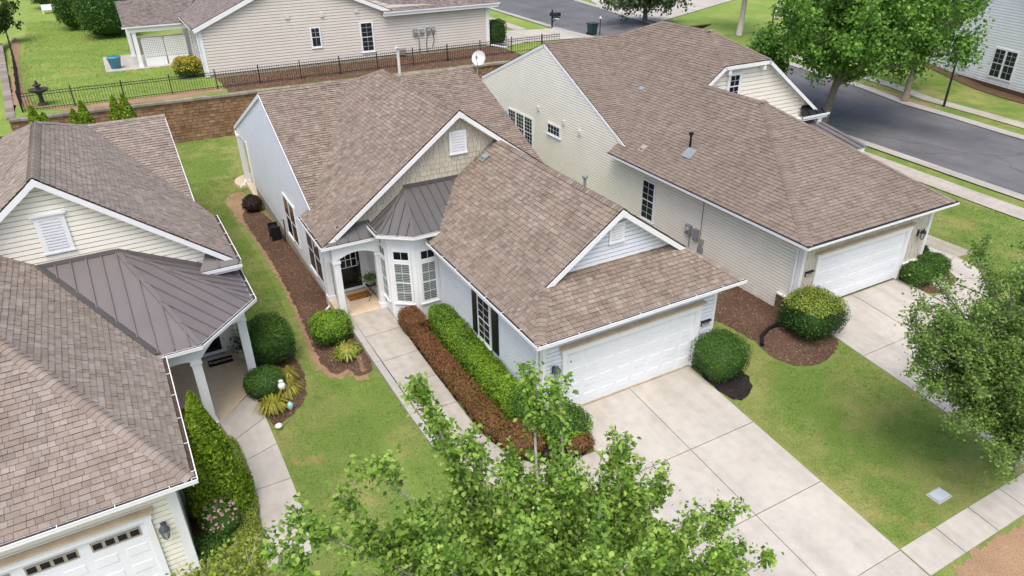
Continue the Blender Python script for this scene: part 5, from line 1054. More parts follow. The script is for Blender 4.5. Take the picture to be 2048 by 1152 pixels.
for x, z, w, h in ((14.4, 3.35, .38, .55), (15.0, 3.42, .36, .42), (15.6, 3.45, .36, .48), (16.05, 3.5, .3, .4)):
    o = obj('electric_meter', MB().box(x - w / 2, x + w / 2, 44.82, 44.98, z, z + h), M_GREYMET, HB); obj('meter_dial', MB().tube([(x, 44.82, z + h * .6), (x, 44.72, z + h * .6)], .09, 12), M_LAMPG, o)
obj('conduit', MB().tube([(14.7, 44.92, 3.4), (14.7, 44.92, 1.9)], .05, 6), M_GREYMET, HB); obj('conduit', MB().tube([(15.5, 44.92, 3.4), (15.35, 44.92, 2.6), (15.4, 44.92, 1.95)], .025, 6), M_HOSE, HB); obj('conduit', MB().tube([(16.0, 44.92, 3.5), (16.1, 44.92, 2.9), (15.9, 44.92, 2.3)], .025, 6), M_HOSE, HB); obj('gas_meter', MB().box(12.7, 13.3, 44.6, 44.9, 2.0, 2.5), M_FOUND, HB)
column(HB, -6.65, 52.2, 1.8, 4.6, .3); column(HB, -6.9, 57.5, 1.8, 4.6, .3); obj('porch_slab', MB().box(-9.3, -2.6, 51.6, 58.6, 1.5, 1.86), M_CONC, HB); obj('porch_back_wall', MB().box(-6.8, -2.6, 58.0, 58.2, 1.86, 3.3), M_FOUND, HB)
for y in (46.2, 47.6, 49.0): window(HB, (-2.62, y + 1.1, 2.5), (0, -1, 0), (-1, 0, 0), 1.0, 2.2, 2, (3, 3), False, .06, sill=False)
for x0 in (-6.25, -4.55):
    m = MB().box(x0, x0 + 1.6, 52.3, 52.36, 1.86, 2.5).box(x0, x0 + .06, 52.28, 52.38, 1.86, 4.0).box(x0 + 1.54, x0 + 1.6, 52.28, 52.38, 1.86, 4.0).box(x0, x0 + 1.6, 52.28, 52.38, 3.94, 4.0); lp = obj('lattice_panel', m, M_WHITE, HB)
    for k in range(1, 12): obj('lattice_slat', MB().box(x0 + .13 * k - .03, x0 + .13 * k + .03, 52.3, 52.32, 2.5, 3.95), M_WHITE, lp)
    for k in range(1, 11): obj('lattice_slat', MB().box(x0 + .06, x0 + 1.54, 52.325, 52.345, 2.5 + .134 * k - .03, 2.5 + .134 * k + .03), M_WHITE, lp)
HW = thing('house', 'white sided house with paired windows beyond the street at upper right', 'house', (52.5, 18, -.35))
o0 = V((54.0, 22.6, 0)); dW = (V((50.6, 12.2, 0)) - o0).normalized(); nW = V((dW.y, -dW.x, 0)); nW = nW if nW.x < 0 else -nW
siding('front_wall', HW, o0, dW, nW, [(-6, -.1), (14, -.1), (14, 2.8), (3.0, 9.4), (-6, 3.5)], M_SIDE_W, .2, .02); obj('foundation', MB().frame(o0 - dW * 6 - nW * .3 + V((0, 0, -1)), dW * 20, nW * .32, (0, 0, 1)), M_STONE, HW)
for s, z in ((.2, .75), (1.3, .75), (4.7, .55), (5.85, .55)): window(HW, o0 + dW * s + nW * .02 + V((0, 0, z)), dW, nW, 1.0, 2.1, 2, (3, 2), False, .09, sill=False)
wr1 = [o0 + dW * 3 + nW * .4 + V((0, 0, 9.5)), o0 + dW * 15 + nW * .4 + V((0, 0, 2.3)), o0 + dW * 15 - nW * 9 + V((0, 0, 2.3)), o0 + dW * 3 - nW * 9 + V((0, 0, 9.5))]
dw_ = shingle_roof(HW, [wr1], M_ROOFL, 31, keep=30); rake(HW, wr1[1], wr1[0], nW, .25, .35)
struct(obj('mulch_bed', drape(smooth_poly([tuple((o0 + dW * -3 + nW * .1).xy), tuple((o0 + dW * 12 + nW * .1).xy), tuple((o0 + dW * 12 + nW * 1.6).xy), tuple((o0 + dW * -3 + nW * 1.3).xy)], 1), .05, 1), M_MULCH))

# ================================================================ RETAINING WALLS, FENCES
def block_wall(name, label, p, q, z0, z1, seed, keep=300, off=.0):
    p, q = V(p), V(q); d = (q - p).normalized(); n = V((d.y, -d.x, 0)); T = thing(name, label, 'retaining wall', tuple(p + V((0, 0, z0))))
    bk = obj('wall_core', MB().frame(p + V((0, 0, z0 - .3)) - n * .3, q - p, n * .3, V((0, 0, z1 - z0 + .28))), M_BLOCK, T); h = z1 - z0
    tl = tiles([[p + V((0, 0, z0)), q + V((0, 0, z0)), q + V((0, 0, z1)), p + V((0, 0, z1))]], .21, (.42, .42, .3), .03, 0, 0, .5, up=n, seed=seed, vgap=.02)
    tile_field(T, tl, [M_BLOCK, M_BLOCK], bk, 'block', .05, .045, .02, keep)
    L = (q - p).length; k = 0
    while k < L: obj('cap_stone', MB().frame(p + d * k + n * -.34 + V((0, 0, z1)), d * min(.58, L - k), n * .5, V((0, 0, .14))), M_CAP, T); k += .6
    return T
block_wall('retaining_wall', 'long tan block retaining wall along the back below the iron fence', (-15.2, wall_y(-15.2), 0), (22, wall_y(22), 0), -1.25, 1.66, 41)
block_wall('retaining_wall', 'tan block retaining wall running back at the far left edge', (-17.9, 72, 0), (-15.2, wall_y(-15.2) + .3, 0), -.8, 1.7, 43, keep=120)
def iron_fence(name, label, pts, h=1.25, posts=3.0, gap=.17, keep=300):
    T = thing(name, label, 'fence', tuple(pts[0])); P = [V(p) for p in pts]; n = 0; far = MB(); pk = MB().box(-.011, .011, -.011, .011, .0, h); pme = mkmesh('picket', pk.v, pk.f, [M_IRON]); b = base_of(T)
    pst = MB().box(-.032, .032, -.032, .032, 0, h + .06).box(-.045, .045, -.045, .045, h + .06, h + .1); stm = mkmesh('post', pst.v, pst.f, [M_IRON])
    for p, q in zip(P, P[1:]):
        L = (q - p).length; d = (q - p).normalized(); k = 0
        while k <= L: link('post', stm, T, p + d * k - b); k += posts
        for z in (.14, h - .26, h - .1): obj('rail', MB().bar(p + V((0, 0, z)), q + V((0, 0, z)), .03, .035), M_IRON, T)
        k = gap
        while k < L:
            c = p + d * k
            if n < keep: link('picket', pme, T, c - b)
            else: far.box(c.x - .011, c.x + .011, c.y - .011, c.y + .011, c.z, c.z + h)
            n += 1; k += gap
    if far.f: stuff(obj('far_pickets', far, M_IRON, T))
iron_fence('iron_fence', 'black iron picket fence on top of the back retaining wall', [(-14.5, 41.0, 1.82), (26.3, 40.9, 1.82)])
iron_fence('iron_fence', 'black iron picket fence running back beside the left boundary wall', [(-14.5, 41.2, 1.82), (-15.6, 57, 1.82), (-17.3, 76, 1.86)], keep=120)

# ================================================================ SHRUBS, HEDGES, FLOWERS
S = shrub
def gz(x, y): return zg(x, y) + .01
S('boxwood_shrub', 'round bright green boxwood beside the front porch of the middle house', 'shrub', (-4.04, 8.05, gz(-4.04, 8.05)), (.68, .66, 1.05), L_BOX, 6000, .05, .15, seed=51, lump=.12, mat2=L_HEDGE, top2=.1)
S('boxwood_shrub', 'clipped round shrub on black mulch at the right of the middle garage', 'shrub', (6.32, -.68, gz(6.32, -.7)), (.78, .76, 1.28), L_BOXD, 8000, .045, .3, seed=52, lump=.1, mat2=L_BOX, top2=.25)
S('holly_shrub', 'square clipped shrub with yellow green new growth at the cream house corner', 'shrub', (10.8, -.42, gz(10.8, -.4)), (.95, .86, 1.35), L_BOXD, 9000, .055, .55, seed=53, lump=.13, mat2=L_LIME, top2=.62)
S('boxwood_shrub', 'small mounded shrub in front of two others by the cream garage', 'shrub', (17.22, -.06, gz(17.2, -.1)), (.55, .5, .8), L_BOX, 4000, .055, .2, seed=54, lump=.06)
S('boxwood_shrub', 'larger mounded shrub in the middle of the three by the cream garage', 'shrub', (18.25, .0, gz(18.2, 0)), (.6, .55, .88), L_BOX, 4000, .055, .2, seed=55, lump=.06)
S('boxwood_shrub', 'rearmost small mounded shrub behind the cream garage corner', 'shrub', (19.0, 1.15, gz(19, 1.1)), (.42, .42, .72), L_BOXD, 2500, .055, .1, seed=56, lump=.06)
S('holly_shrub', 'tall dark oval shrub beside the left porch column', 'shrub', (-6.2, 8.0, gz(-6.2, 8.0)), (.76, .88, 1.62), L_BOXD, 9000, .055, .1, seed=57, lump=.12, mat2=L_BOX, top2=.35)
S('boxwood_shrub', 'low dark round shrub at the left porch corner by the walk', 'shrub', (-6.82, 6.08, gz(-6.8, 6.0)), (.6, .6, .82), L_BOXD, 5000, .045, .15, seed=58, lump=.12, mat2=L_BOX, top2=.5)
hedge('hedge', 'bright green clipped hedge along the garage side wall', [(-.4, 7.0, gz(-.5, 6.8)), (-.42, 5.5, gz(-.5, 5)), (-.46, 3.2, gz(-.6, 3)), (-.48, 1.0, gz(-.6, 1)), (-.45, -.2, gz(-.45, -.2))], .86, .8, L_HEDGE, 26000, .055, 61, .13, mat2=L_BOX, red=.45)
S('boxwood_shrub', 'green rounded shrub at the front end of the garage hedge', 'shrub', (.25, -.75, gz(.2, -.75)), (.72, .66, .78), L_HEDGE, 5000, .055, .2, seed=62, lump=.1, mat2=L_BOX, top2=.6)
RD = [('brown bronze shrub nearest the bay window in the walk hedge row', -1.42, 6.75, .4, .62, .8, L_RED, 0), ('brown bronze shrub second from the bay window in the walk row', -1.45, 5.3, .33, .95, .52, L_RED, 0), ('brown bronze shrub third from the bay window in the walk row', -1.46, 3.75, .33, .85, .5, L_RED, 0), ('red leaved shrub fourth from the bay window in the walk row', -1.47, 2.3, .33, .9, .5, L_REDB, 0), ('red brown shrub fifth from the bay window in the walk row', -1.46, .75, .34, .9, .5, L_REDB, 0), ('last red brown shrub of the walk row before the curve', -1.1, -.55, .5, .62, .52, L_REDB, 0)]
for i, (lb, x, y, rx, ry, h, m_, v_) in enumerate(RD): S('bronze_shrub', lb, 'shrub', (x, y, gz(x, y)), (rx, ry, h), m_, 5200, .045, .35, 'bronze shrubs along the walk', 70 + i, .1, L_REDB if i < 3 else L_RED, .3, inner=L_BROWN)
S('bronze_shrub', 'dark red low shrub at the driveway corner of the bed', 'shrub', (.35, -1.38, gz(.3, -1.4)), (.42, .34, .42), L_REDB, 2200, .045, .2, 'bronze shrubs along the walk', 79, .12, L_RED, .4, inner=L_BROWN)
blade_clump('yellow_plant', 'loose yellow green plant in the mulch beside the walk kerb', (-3.95, 6.5, gz(-3.95, 6.5)), .5, .42, 170, L_LIME, 81, .03)
S('seedling_plant', 'yellow green leafy perennial spread over its blades by the kerb', 'plant', (-3.9, 6.68, gz(-3.9, 6.6)), (.48, .4, .42), L_LIME, 500, .075, 0, None, 82, .3, ragged=.25, inner=L_DAY)
blade_clump('daylily', 'arching yellow green daylily clump nearest the left walk', (-6.84, 4.96, gz(-6.8, 4.9)), .62, .5, 320, L_DAY, 83, .017, group='daylilies by the left walk')
blade_clump('daylily', 'arching yellow green daylily clump behind the white globe', (-6.2, 5.62, gz(-6.2, 5.6)), .55, .48, 260, L_DAY, 84, .017, group='daylilies by the left walk')
blade_clump('daylily', 'thin daylily clump against the tall oval shrub', (-6.05, 6.45, gz(-6.05, 6.4)), .5, .5, 120, L_DAY, 85, .015, group='daylilies by the left walk')
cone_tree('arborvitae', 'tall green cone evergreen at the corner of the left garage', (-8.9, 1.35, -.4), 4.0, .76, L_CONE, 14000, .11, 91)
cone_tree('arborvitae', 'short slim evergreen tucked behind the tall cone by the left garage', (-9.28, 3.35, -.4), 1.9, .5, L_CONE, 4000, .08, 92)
hedge('ground_cover_hedge', 'low olive green ground cover edging the left walk', [(-8.48, 4.1, -.38), (-8.42, 2.6, -.38), (-8.42, 1.2, -.38), (-8.6, 0, -.38), (-8.8, -1.2, -.45)], .72, .3, L_GCOV, 15000, .045, 93, .12, cat='ground cover', inner=L_BOX)
S('azalea_shrub', 'low dark shrub under the rose bush beside the left garage', 'shrub', (-9.3, .2, -.4), (.5, .55, .4), L_BOX, 3000, .05, 0, None, 94, .15, L_BOX, .3)
T = S('rose_bush', 'small rose bush covered in pale pink blooms by the left garage', 'shrub', (-9.0, .5, -.4), (.42, .4, 1.15), L_BOX, 1200, .055, 0, None, 95, .2, ragged=.15)
rg = np.random.default_rng(5); d_ = rg.normal(size=(75, 3)); d_ /= np.linalg.norm(d_, axis=1, keepdims=True); d_[:, 2] = np.abs(d_[:, 2]); fl = d_ * [.42, .4, .55] + [0, 0, .62]; stuff(link('blossoms', fastmesh('blossoms', np.concatenate([leaf_quads(fl + rg.normal(size=fl.shape) * .015, .085, d_, .5, rng=rg) for _ in range(3)]), 4, [L_PINK]), T))
S('azalea_shrub', 'orange tinted low shrub in front of the left garage corner', 'shrub', (-9.15, -.75, -.45), (.5, .45, .5), L_RED, 1800, .05, 0, None, 96, .15, L_LIME, .1)
S('yellow_shrub', 'yellow flowering bush at the foot of the left porch window', 'shrub', (-9.25, 5.45, -.38), (.3, .35, .6), L_YEL, 1200, .05, 0, None, 97, .15)
S('dead_shrub', 'dark withered shrub at the back corner of the middle house', 'shrub', (-3.95, 23.6, gz(-3.9, 23.6)), (.5, .55, .85), L_BROWN, 1800, .07, 0, None, 98, .2, inner=L_BROWN)
S('yellow_shrub', 'green and yellow bush at the corner of the grey house', 'shrub', (-3.75, 46.3, 1.82), (1.0, .9, 1.5), L_BOX, 2600, .1, .1, None, 99, .1, L_YEL, -.2)
S('boxwood_shrub', 'dark box clipped shrub at the right corner of the grey house', 'shrub', (22.5, 45.8, 1.8), (.85, .85, 2.0), L_BOXD, 2600, .1, .8, None, 100, .04)
S('holly_shrub', 'huge clipped evergreen nearer of two beside the far left lawn', 'shrub', (-8.2, 70.5, 1.8), (2.4, 2.4, 6.2), L_BOX, 7000, .2, .35, None, 101, .05)
S('holly_shrub', 'huge clipped evergreen farther of two beside the far left lawn', 'shrub', (-10.7, 77.5, 1.8), (2.0, 2.0, 6.2), L_BOX, 6000, .2, .35, None, 102, .05)
S('holly_shrub', 'dark shrub at the top left behind the white bench', 'shrub', (-12.8, 97, 1.9), (3.0, 3, 3.5), L_BOXD, 2500, .25, 0, None, 103, .1)
CT = [('left evergreen of the pair behind the left roof ridge', -13.2, 33, 4.55), ('slim right evergreen of the pair behind the left roof ridge', -12.75, 33.0, 4.1), ('taller right evergreen of the middle pair before the block wall', -10.79, 33, 4.5), ('shorter left evergreen of the middle pair before the block wall', -11.3, 33, 4.1), ('left evergreen of the right hand pair before the block wall', -9.15, 33, 4.6), ('right evergreen of the right hand pair before the block wall', -8.62, 33, 4.62)]
for i, (lb, x, y, h) in enumerate(CT): cone_tree('arborvitae', lb, (x, y, -1.1), h + .5, 1.05, L_CONE, 6000, .15, 110 + i, group='evergreens behind the left house')
S('young_shrub', 'grey green weedy shrub below the wall at the left edge', 'shrub', (-15.9, 37.5, -1.1), (1.1, .9, 1.5), L_FAR, 1200, .12, 0, None, 120, .25, ragged=.2)

# ================================================================ TREES
rgt = np.random.default_rng(77)
tips = [(-6.07, -7, 7.9), (-5.85, -7.1, 6.9), (-4.6, -7.3, 7.7), (-4.0, -7.1, 7.05), (-6.9, -7.5, 7.3), (-5.55, -7.5, 6.9), (-3.45, -7.7, 6.2), (-2.75, -8.1, 5.6), (-1.95, -8.6, 4.9), (-7.9, -7.6, 7.0), (-8.25, -8.0, 7.0), (-7.35, -7.3, 6.9), (-6.3, -7.8, 6.2), (-5.3, -8.0, 6.5), (-4.4, -8.0, 6.3), (-3.6, -8.3, 5.7), (-3.0, -8.8, 5.4), (-6.6, -8.5, 6.6), (-5.6, -8.7, 6.7), (-4.6, -8.9, 6.5), (-7.2, -8.6, 6.5), (-3.9, -9.3, 5.9), (-2.5, -9.2, 4.9), (-7.6, -9.0, 6.3), (-6.0, -9.3, 6.5), (-5.0, -9.5, 6.2), (-1.7, -9.3, 4.6), (-4.8, -6.9, 6.0), (-3.9, -7.2, 5.3), (-6.6, -7.2, 5.9), (-5.6, -6.8, 5.4), (-3.3, -7.6, 4.6), (-2.6, -8.2, 4.2), (-7.6, -7.9, 5.6), (-4.6, -7.6, 4.8)]
rq = np.random.default_rng(5)
for _ in range(50):
    d_ = rq.normal(size=3); d_ /= np.linalg.norm(d_); k_ = rq.uniform(.45, 1); tips.append((-4.9 + d_[0] * 3.0 * k_, -8.5 + d_[1] * 1.5 * k_, 5.3 + d_[2] * 1.5 * k_))
tree('maple_tree', 'leafy young maple in front of the walk at the bottom of the photo', (-4.7, -8.1, zg(-4.7, -8.1)), tips, .1, L_MAPLE, M_TWIG, .078, 18, 95, 131, .42, twig_len=.62, sublen=.17, upright=.55)
tree('maple_tree', 'low leafy tree top in front of the left garage at the bottom edge', (-9.2, -3.2, zg(-9.2, -3.2)), [(-9.5, -2.9, 2.2), (-8.9, -2.7, 2.15), (-9.9, -3.1, 2.3), (-8.5, -2.9, 2.2), (-9.2, -3.4, 2.5), (-8.3, -3.4, 1.9), (-9.6, -3.7, 2.3), (-8.8, -3.9, 2.4), (-10.1, -3.6, 2.0), (-8.2, -3.9, 2.2)], .07, L_LIME, M_TWIG, .085, 7, 48, 132, .4, twig_len=.5, sublen=.22)
tr = [(8.65, -6.35, 4.35), (7.95, -6.05, 3.65), (7.65, -6.35, 2.65), (8.45, -5.35, 4.85), (9.25, -5.75, 5.45), (7.45, -6.65, 3.65), (9.05, -6.75, 5.25), (8.05, -7.15, 2.85), (8.25, -7.55, 1.85), (9.35, -7.05, 3.85), (9.85, -5.55, 5.35), (7.75, -5.65, 4.45), (10.05, -6.75, 5.65), (7.15, -6.15, 3.35), (7.85, -6.85, 1.85), (8.85, -7.65, 3.05), (10.25, -7.95, 4.65), (10.85, -6.55, 4.85), (8.35, -6.45, 3.35), (8.95, -6.05, 3.75), (7.45, -5.75, 3.95), (8.65, -6.95, 2.05), (9.65, -6.15, 4.45), (9.25, -7.35, 2.15), (6.95, -6.35, 4.15), (8.15, -5.45, 3.45), (9.85, -7.0, 4.2), (8.85, -7.0, 2.5), (10.45, -6.4, 5.3), (10.25, -7.4, 5.1), (9.45, -8.2, 1.7), (11.05, -6.2, 5.2), (11.25, -7.4, 5.5), (9.05, -7.5, 1.7), (11.45, -8.6, 4.5), (9.55, -7.1, 3.2), (8.65, -6.4, 3.8), (10.85, -6.8, 4.3), (8.15, -7.0, 4.0)]
tr += [(round(8.2 + 2.6 * rq.random(), 2), round(-8.3 + 2.0 * rq.random(), 2), round(.9 + 2.4 * rq.random(), 2)) for _ in range(18)] + [(round(7.5 + 1.6 * rq.random(), 2), round(-7.0 + 1.4 * rq.random(), 2), round(2.6 + 2.0 * rq.random(), 2)) for _ in range(10)]
tree('maple_tree', 'leafy maple by the cream house driveway at the right edge', (11.0, -7.7, zg(11, -7.7)), tr, .12, L_MAPLER, M_BARK, .08, 14, 120, 133, .3, twig_len=.8, sublen=.24)
tree('street_tree', 'big green street tree on the verge beside the grey road', (33.2, 17.8, -.3), dome_tips((34.1, 16.9, 6.2), 6.2, 5.0, 66, 134, -.6, .4), .26, L_STREET, M_BARK, .22, 12, 105, 134, .3, twig_len=1.7, sublen=.7)
tree('street_tree', 'greyish thin street tree across the road before the white house', (42.7, 18.4, -.3), dome_tips((44.6, 19.2, 7.4), 3.7, 4.2, 22, 135, -.4, .45), .22, L_FAR, M_BARK, .26, 8, 60, 135, .3, twig_len=1.5, sublen=.6)
tree('street_tree', 'tree with pale trunk across the road left of the sign post', (45.2, 38.3, 1.5), dome_tips((45.0, 38.3, 9.6), 4.2, 3.4, 22, 136, -.3, .5), .24, L_STREET, M_TWIG, .3, 7, 60, 136, .45, twig_len=1.6, sublen=.7)
tree('street_tree', 'street tree at the top edge above the cream house ridge', (41.8, 48.5, 1.9), dome_tips((40.2, 46.2, 4.8), 4.6, 2.6, 26, 137, -.4, .5), .24, L_FAR, M_BARK, .32, 8, 65, 137, .4, twig_len=1.6, sublen=.7)
tree('young_tree', 'small bright green tree behind the cream house gable', (32.0, 22.4, -.1), dome_tips((32.1, 22.3, 3.6), 1.7, 2.3, 16, 138, -.5, .4), .1, L_STREET, M_BARK, .24, 8, 60, 138, .35, twig_len=1.0, sublen=.5)
tree('pine_tree', 'shaggy green pine bough cut by the left edge of the photo', (-18.8, 72, 1.0), dome_tips((-17.4, 72, 4.2), 2.0, 2.6, 16, 139, -.5, .4), .15, L_PINE, M_BARKD, .3, 8, 60, 139, .4, twig_len=1.0, sublen=.5)
m = MB().tube([(36.6, 73.5, 1.9), (36.7, 73.6, 4.5), (36.6, 73.4, 8)], [.3, .26, .2], 8); T = thing('street_tree', 'street tree showing only its grey trunk on the verge at the top', 'tree', (36.6, 73.5, 1.9)); obj('trunk', m, M_TWIG, T, True)
stuff(link('crown', fastmesh('crown', leaf_quads(rgt.normal(size=(2500, 3)) * [2.2, 2.2, 1.3] + [0, 0, 10.5], .3, None, rng=rgt), 4, [L_STREET]), T))

# ================================================================ SMALL THINGS
def mat_thing(label, c, w, h, m1, edge, txt, lm, size, rot=0, name='doormat'):
    T = thing(name, label, 'doormat', c, rotz=rot); obj('mat_edge', MB().box(c[0] - w / 2, c[0] + w / 2, c[1] - h / 2, c[1] + h / 2, c[2], c[2] + .014), edge, T); obj('mat_field', MB().box(c[0] - w / 2 + .03, c[0] + w / 2 - .03, c[1] - h / 2 + .03, c[1] + h / 2 - .03, c[2] + .0145, c[2] + .02), m1, T)
    for t, oy, sz in txt:
        me = text_mesh(t, sz); me.materials.append(lm); o = link('lettering', me, T); o.location = (0, oy, .023); o.data.transform(Matrix.Shear('XY', 4, (.25, 0)) if False else Matrix(((1, .25, 0, 0), (0, 1, 0, 0), (0, 0, 1, 0), (0, 0, 0, 1))))
mat_thing('tan coir doormat with dark script before the black front door', (-2.38, 9.98, .002), .86, .5, M_COIR, M_COIRE, [('welcome', .08, .19), ('home', -.11, .17)], M_LETTERB, .2)
mat_thing('black doormat reading Welcome in white script on the left porch', (-7.85, 8.58, -.356), .8, .42, M_MATB, M_MATB, [('Welcome', .0, .24)], M_LETTER, .24)
T = thing('plant_stand', 'thin black folding plant stand on the middle porch', 'plant stand', (-1.98, 9.55, 0)); c = V((-1.98, 9.55, 0))
obj('stand_top', MB().lathe((c.x, c.y, .6), [(.2, 0), (.2, .02)], 16), M_IRON, T)
for a, b in (((-.2, -.16), (.16, -.14)), ((.2, -.16), (-.16, -.14)), ((-.2, .16), (.16, .14)), ((.2, .16), (-.16, .14))): obj('leg', MB().bar(c + V((a[0], a[1], 0)), c + V((b[0], b[1], .6)), .016, .016, (0, 1, 0)), M_IRON, T)
T = thing('potted_plant', 'grey pot of trailing green plants on the porch stand', 'potted plant', (-1.98, 9.55, .621)); obj('pot', MB().lathe((-1.98, 9.55, .621), [(.11, 0), (.16, .08), (.18, .2), (.165, .21)], 14), M_POTG, T); rp = np.random.default_rng(3); p_ = rp.normal(size=(320, 3)) * [.15, .14, .08] + [0, 0, .28]; stuff(link('foliage', fastmesh('foliage', leaf_quads(p_, .08, None, rng=rp), 4, [L_BOX]), T))
T = thing('potted_plant', 'white bucket of green and white variegated leaves on the left porch', 'potted plant', (-7.1, 8.5, -.355)); obj('pot', MB().lathe((-7.1, 8.5, -.355), [(.15, 0), (.2, .34), (.21, .36)], 16), M_POTW, T); p_ = rp.normal(size=(420, 3)) * [.17, .17, .16] + [0, 0, .58]; stuff(link('foliage', fastmesh('foliage', leaf_quads(p_, .1, None, rng=rp), 4, [L_VAR]), T))
T = thing('garden_globe', 'white globe ornament on a stake among the daylilies', 'garden ornament', (-6.42, 5.25, gz(-6.4, 5.2))); z0 = gz(-6.4, 5.2); obj('stake', MB().tube([(-6.42, 5.25, z0), (-6.42, 5.25, z0 + .55)], .015, 6), M_IRON, T); obj('globe', MB().lathe((-6.42, 5.25, z0 + .68), [(.02, -.15), (.1, -.11), (.12, 0), (.09, .08), (.03, .12)], 16), M_GLOBE, T, True); obj('finial', MB().lathe((-6.42, 5.25, z0 + .82), [(.04, 0), (.08, .03), (.03, .07)], 10), M_PVC, T)
single('glass_ornament', MB().lathe((-6.35, 4.75, z0), [(.04, 0), (.07, .1), (.1, .25), (.04, .32), (.01, .34)], 12), M_BLUEGLASS, 'pale blue glass ornament at the edge of the daylilies', 'garden ornament', (-6.35, 4.75, z0), smooth=True)
single('garden_light', MB().lathe((-6.88, 4.02, gz(-6.9, 4)), [(.04, 0), (.1, .06), (.12, .1), (.07, .15), (.01, .17)], 14), M_GLOBE, 'small white dome light at the walk edge below the left bed', 'garden light', (-6.88, 4.02, gz(-6.9, 4)), smooth=True)
single('splash_block', MB().box(-4.35, -3.75, 8.75, 9.1, gz(-4, 9) - .02, gz(-4, 9) + .06).box(-4.35, -3.75, 8.75, 8.8, gz(-4, 9) + .06, gz(-4, 9) + .12).box(-4.35, -3.75, 9.05, 9.1, gz(-4, 9) + .06, gz(-4, 9) + .12), M_KERB, 'concrete splash block beside the round bush at the porch', 'splash block', (-4.05, 8.9, gz(-4, 9)))
T = thing('hose_reel', 'black garden hose reel against the pale left wall', 'hose reel', (-3.72, 19.0, gz(-3.7, 19))); z0 = gz(-3.7, 19); obj('reel', MB().tube([(-3.72, 18.75, z0 + .36), (-3.72, 19.3, z0 + .36)], .26, 16), M_HOSE, T); [obj('reel_side', MB().box(-3.95, -3.5, a, a + .06, z0, z0 + .7), M_HOSE, T) for a in (18.66, 19.34)]; obj('hose', MB().tube([(-3.5, 18.6, z0 + .3), (-3.45, 18.2, z0 + .1), (-3.42, 17.9, z0 + .7), (-3.4, 17.95, z0 + 1.3)], .022, 6), M_HOSE, T); obj('tap', MB().tube([(-3.4, 17.95, z0 + 1.3), (-3.5, 17.95, z0 + 1.32)], .04, 6), M_GREYMET, T)
zz = gz(8.6, 0); single('drain_hose', MB().tube([(10.85, .55, -.02), (10.3, .35, zz + .05), (9.6, .3, zz + .06), (9.0, .05, zz + .06), (8.6, -.35, zz + .04)], .07, 10), M_HOSE, 'black corrugated drain hose lying on the mulch by the cream house', 'drain pipe', (10, .3, zz), smooth=True)
zz = gz(8.1, -7.3); T = thing('utility_box', 'flat grey utility box lid set in the lawn near the front sidewalk', 'utility box', (8.13, -7.3, zz)); obj('lid', MB().box(7.88, 8.38, -7.46, -7.14, zz + .03, zz + .06), M_BOXLID, T); obj('rim', MB().box(7.84, 8.42, -7.5, -7.1, zz - .02, zz + .029), M_KERB, T)
P, rng = scatter(smooth_poly([(17.6, -1.0), (18.6, -.75), (18.75, -.3), (18.2, -.2), (17.7, -.55)], 2), 420, 5); q = []
P[:, 2] += .04; pb = leaf_quads(P, .1, np.tile([0, 0, 1.], (len(P), 1)), .5, fold=-.4, aspect=.9, rng=rng); stuff(link('river_stones', fastmesh('river_stones', pb, 4, [M_PEBBLE])))
P, rng = scatter([(.55, -1.85), (1.0, -1.8), (.95, -1.3), (.75, -1.2)], 160, 6); P[:, 2] += .06; stuff(link('spilled_gravel', fastmesh('spilled_gravel', leaf_quads(P, .06, np.tile([0, 0, 1.], (len(P), 1)), .5, fold=-.4, aspect=.9, rng=rng), 4, [M_PEBBLE])))
# satellite dish on the far eave
T = thing('satellite_dish', 'pale satellite dish on the roof edge between the two houses', 'satellite dish', (6.75, 17.6, 5.9)); dc = V((7.0, 17.7, 6.75)); ax = V((-.62, -.66, .42)).normalized(); u = ax.cross(V((0, 0, 1))).normalized(); v = u.cross(ax); m = MB(); rings = 5
for k in range(rings + 1):
    for i in range(18): t = 2 * math.pi * i / 18; r = .34 * k / rings; m.v.append(tuple(dc + u * r * math.cos(t) + v * r * 1.05 * math.sin(t) + ax * (.11 * (k / rings) ** 2)))
for k in range(rings):
    for i in range(18): m.f.append((k * 18 + i, k * 18 + (i + 1) % 18, (k + 1) * 18 + (i + 1) % 18, (k + 1) * 18 + i)); m.mi.append(0)
obj('reflector', m, M_PVC, T, True); obj('feed_arm', MB().tube([dc - v * .4 + ax * .08, dc - v * .1 + ax * .45], .018, 6), M_GREYMET, T); obj('feed_horn', MB().tube([dc - v * .12 + ax * .42, dc + ax * .5], .05, 8), M_GREYMET, T); obj('mast', MB().tube([dc - ax * .05, V((6.95, 17.75, 6.4)), V((6.8, 17.6, 5.95))], .025, 6), M_GREYMET, T)
zz = bz(20.5); T = thing('roof_pipe', 'white plastic vent pipe with a bent top behind the middle ridge', 'vent pipe', (3.9, 20.5, zz)); obj('pipe', MB().tube([(3.9, 20.5, zz), (3.9, 20.5, zz + 1.55), (3.88, 20.45, zz + 1.66), (3.78, 20.4, zz + 1.68)], .07, 8), M_PVC, T)
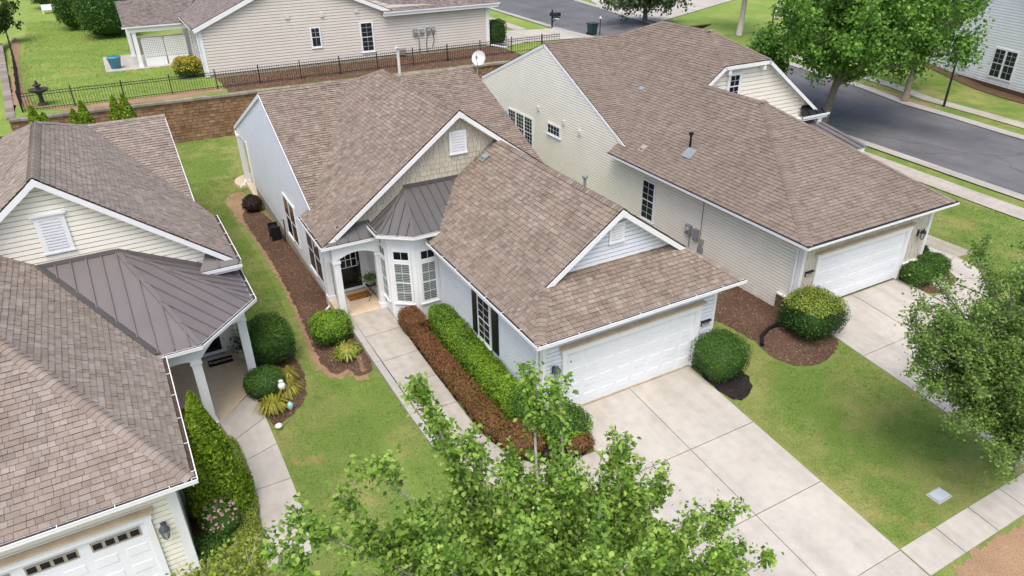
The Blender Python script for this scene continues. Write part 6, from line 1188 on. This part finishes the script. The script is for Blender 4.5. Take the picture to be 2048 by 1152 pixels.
# things on the upper lots and along the road
single('flower_pot', MB().lathe((-8.5, 52.8, 1.86), [(.36, 0), (.5, .8), (.54, .82), (.52, .9)], 18), M_POTB, 'turquoise glazed pot on the grey house patio', 'pot', (-8.5, 52.8, 1.86), smooth=True)
T = thing('garden_fountain', 'dark tiered stone fountain behind the fence corner', 'fountain', (-13.4, 42.6, 1.8)); obj('pedestal', MB().lathe((-13.4, 42.6, 1.8), [(.35, 0), (.3, .1), (.16, .2), (.13, .7), (.2, .78)], 14), M_STATUE, T); obj('basin', MB().lathe((-13.4, 42.6, 2.58), [(.2, 0), (.5, .12), (.62, .26), (.6, .3), (.3, .22)], 16), M_STATUE, T); obj('finial', MB().lathe((-13.4, 42.6, 2.8), [(.14, 0), (.12, .2), (.26, .3), (.24, .36), (.08, .36), (.1, .5), (.03, .62)], 12), M_STATUE, T)
T = thing('mailbox', 'black post mailbox on the verge before the dark road', 'mailbox', (31.4, 50.4, zg(31.4, 50.4))); zz = zg(31.4, 50.4); obj('post', MB().box(31.34, 31.46, 50.34, 50.46, zz, zz + 1.75), M_IRON, T); obj('box', MB().prism([(31.2, 50.6, zz + 1.15), (31.2, 50.6, zz + 1.4), (31.27, 50.6, zz + 1.5), (31.53, 50.6, zz + 1.5), (31.6, 50.6, zz + 1.4), (31.6, 50.6, zz + 1.15)], (.45, -.8, 0)), M_IRON, T); obj('arm', MB().bar((31.4, 50.4, zz + 1.05), (31.9, 49.7, zz + 1.05), .1, .12), M_IRON, T); obj('brace', MB().bar((31.4, 50.38, zz + .55), (31.75, 49.9, zz + 1.0), .07, .07), M_IRON, T); obj('newspaper_tube', MB().box(31.55, 31.85, 49.75, 50.1, zz + .88, zz + .98), M_PVC, T)
T = thing('trash_bin', 'dark green wheeled trash bin at the kerb above the cream roof', 'trash bin', (32.4, 44.7, zg(32.4, 44.7))); zz = zg(32.4, 44.7) + .03; m = MB(); m.add([(32.1, 44.4, zz + .08), (32.7, 44.4, zz + .08), (32.7, 45.0, zz + .08), (32.1, 45.0, zz + .08), (32.02, 44.32, zz + 1.0), (32.8, 44.32, zz + 1.0), (32.8, 45.08, zz + 1.0), (32.02, 45.08, zz + 1.0)], [(0, 3, 2, 1), (4, 5, 6, 7), (0, 1, 5, 4), (1, 2, 6, 5), (2, 3, 7, 6), (3, 0, 4, 7)]); obj('body', m, M_GREENBIN, T); obj('lid', MB().box(31.98, 32.86, 44.27, 45.13, zz + 1.005, zz + 1.08), M_GREENBIN, T)
for x in (32.1, 32.7): obj('wheel', MB().tube([(x - .04, 45.05, zz + .13), (x + .04, 45.05, zz + .13)], .13, 12), M_HOSE, T)
obj('handle', MB().bar((32.1, 45.18, zz + .95), (32.7, 45.18, zz + .95), .04, .04), M_GREENBIN, T)
T = thing('small_post', 'thin black post with a white reflector beside the trash bin', 'marker post', (32.95, 44.2, zg(33, 44.2))); zz = zg(33, 44.2); obj('post', MB().box(32.92, 32.98, 44.17, 44.23, zz, zz + 1.5), M_IRON, T); obj('reflector', MB().lathe((32.95, 44.2, zz + 1.5), [(.1, 0), (.12, .1), (.06, .2)], 10), M_PVC, T)
T = thing('street_lamp', 'black lamp post on the verge across the road', 'street lamp', (44.0, 16.1, -.3)); obj('post', MB().tube([(44, 16.1, -.3), (44, 16.1, 3.3)], [.09, .06], 8), M_IRON, T); obj('lamp_glass', MB().lathe((44, 16.1, 3.3), [(.1, 0), (.18, .35)], 8), M_LAMPG, T); obj('lamp_roof', MB().lathe((44, 16.1, 3.65), [(.22, 0), (.16, .12), (.04, .22)], 8), M_IRON, T)
zz = zg(46, 35.3); T = thing('street_sign', 'white sign panel on a black pole across the road under the trees', 'sign', (46.2, 35.3, zz)); obj('pole', MB().tube([(46.2, 35.3, zz), (46.2, 35.3, zz + 3.4)], .06, 8), M_IRON, T); obj('sign_panel', MB().frame((46.2, 35.2, zz + 2.2), (.85, -.5, 0), (.03, .05, 0), (0, 0, 1.15)), M_WHITE, T)
T = thing('garden_bench', 'white garden bench far off at the top left edge', 'bench', (-13.6, 92, 1.95)); obj('seat', MB().box(-14.6, -12.4, 91.6, 92.2, 2.4, 2.48), M_WHITE, T); obj('backrest', MB().box(-14.6, -12.4, 92.2, 92.28, 2.5, 3.0), M_WHITE, T)
for x in (-14.5, -12.5): obj('leg', MB().box(x - .06, x + .06, 91.65, 92.25, 1.9, 2.4), M_WHITE, T)
T = thing('gutter_outlet', 'white downspout extension lying on the mulch by the grey house', 'downspout', (21.8, 43.6, 1.82)); obj('pipe', MB().tube([(21.5, 44.7, 1.95), (21.9, 43.9, 1.9), (22.3, 43.2, 1.88)], .08, 8), M_PVC, T)
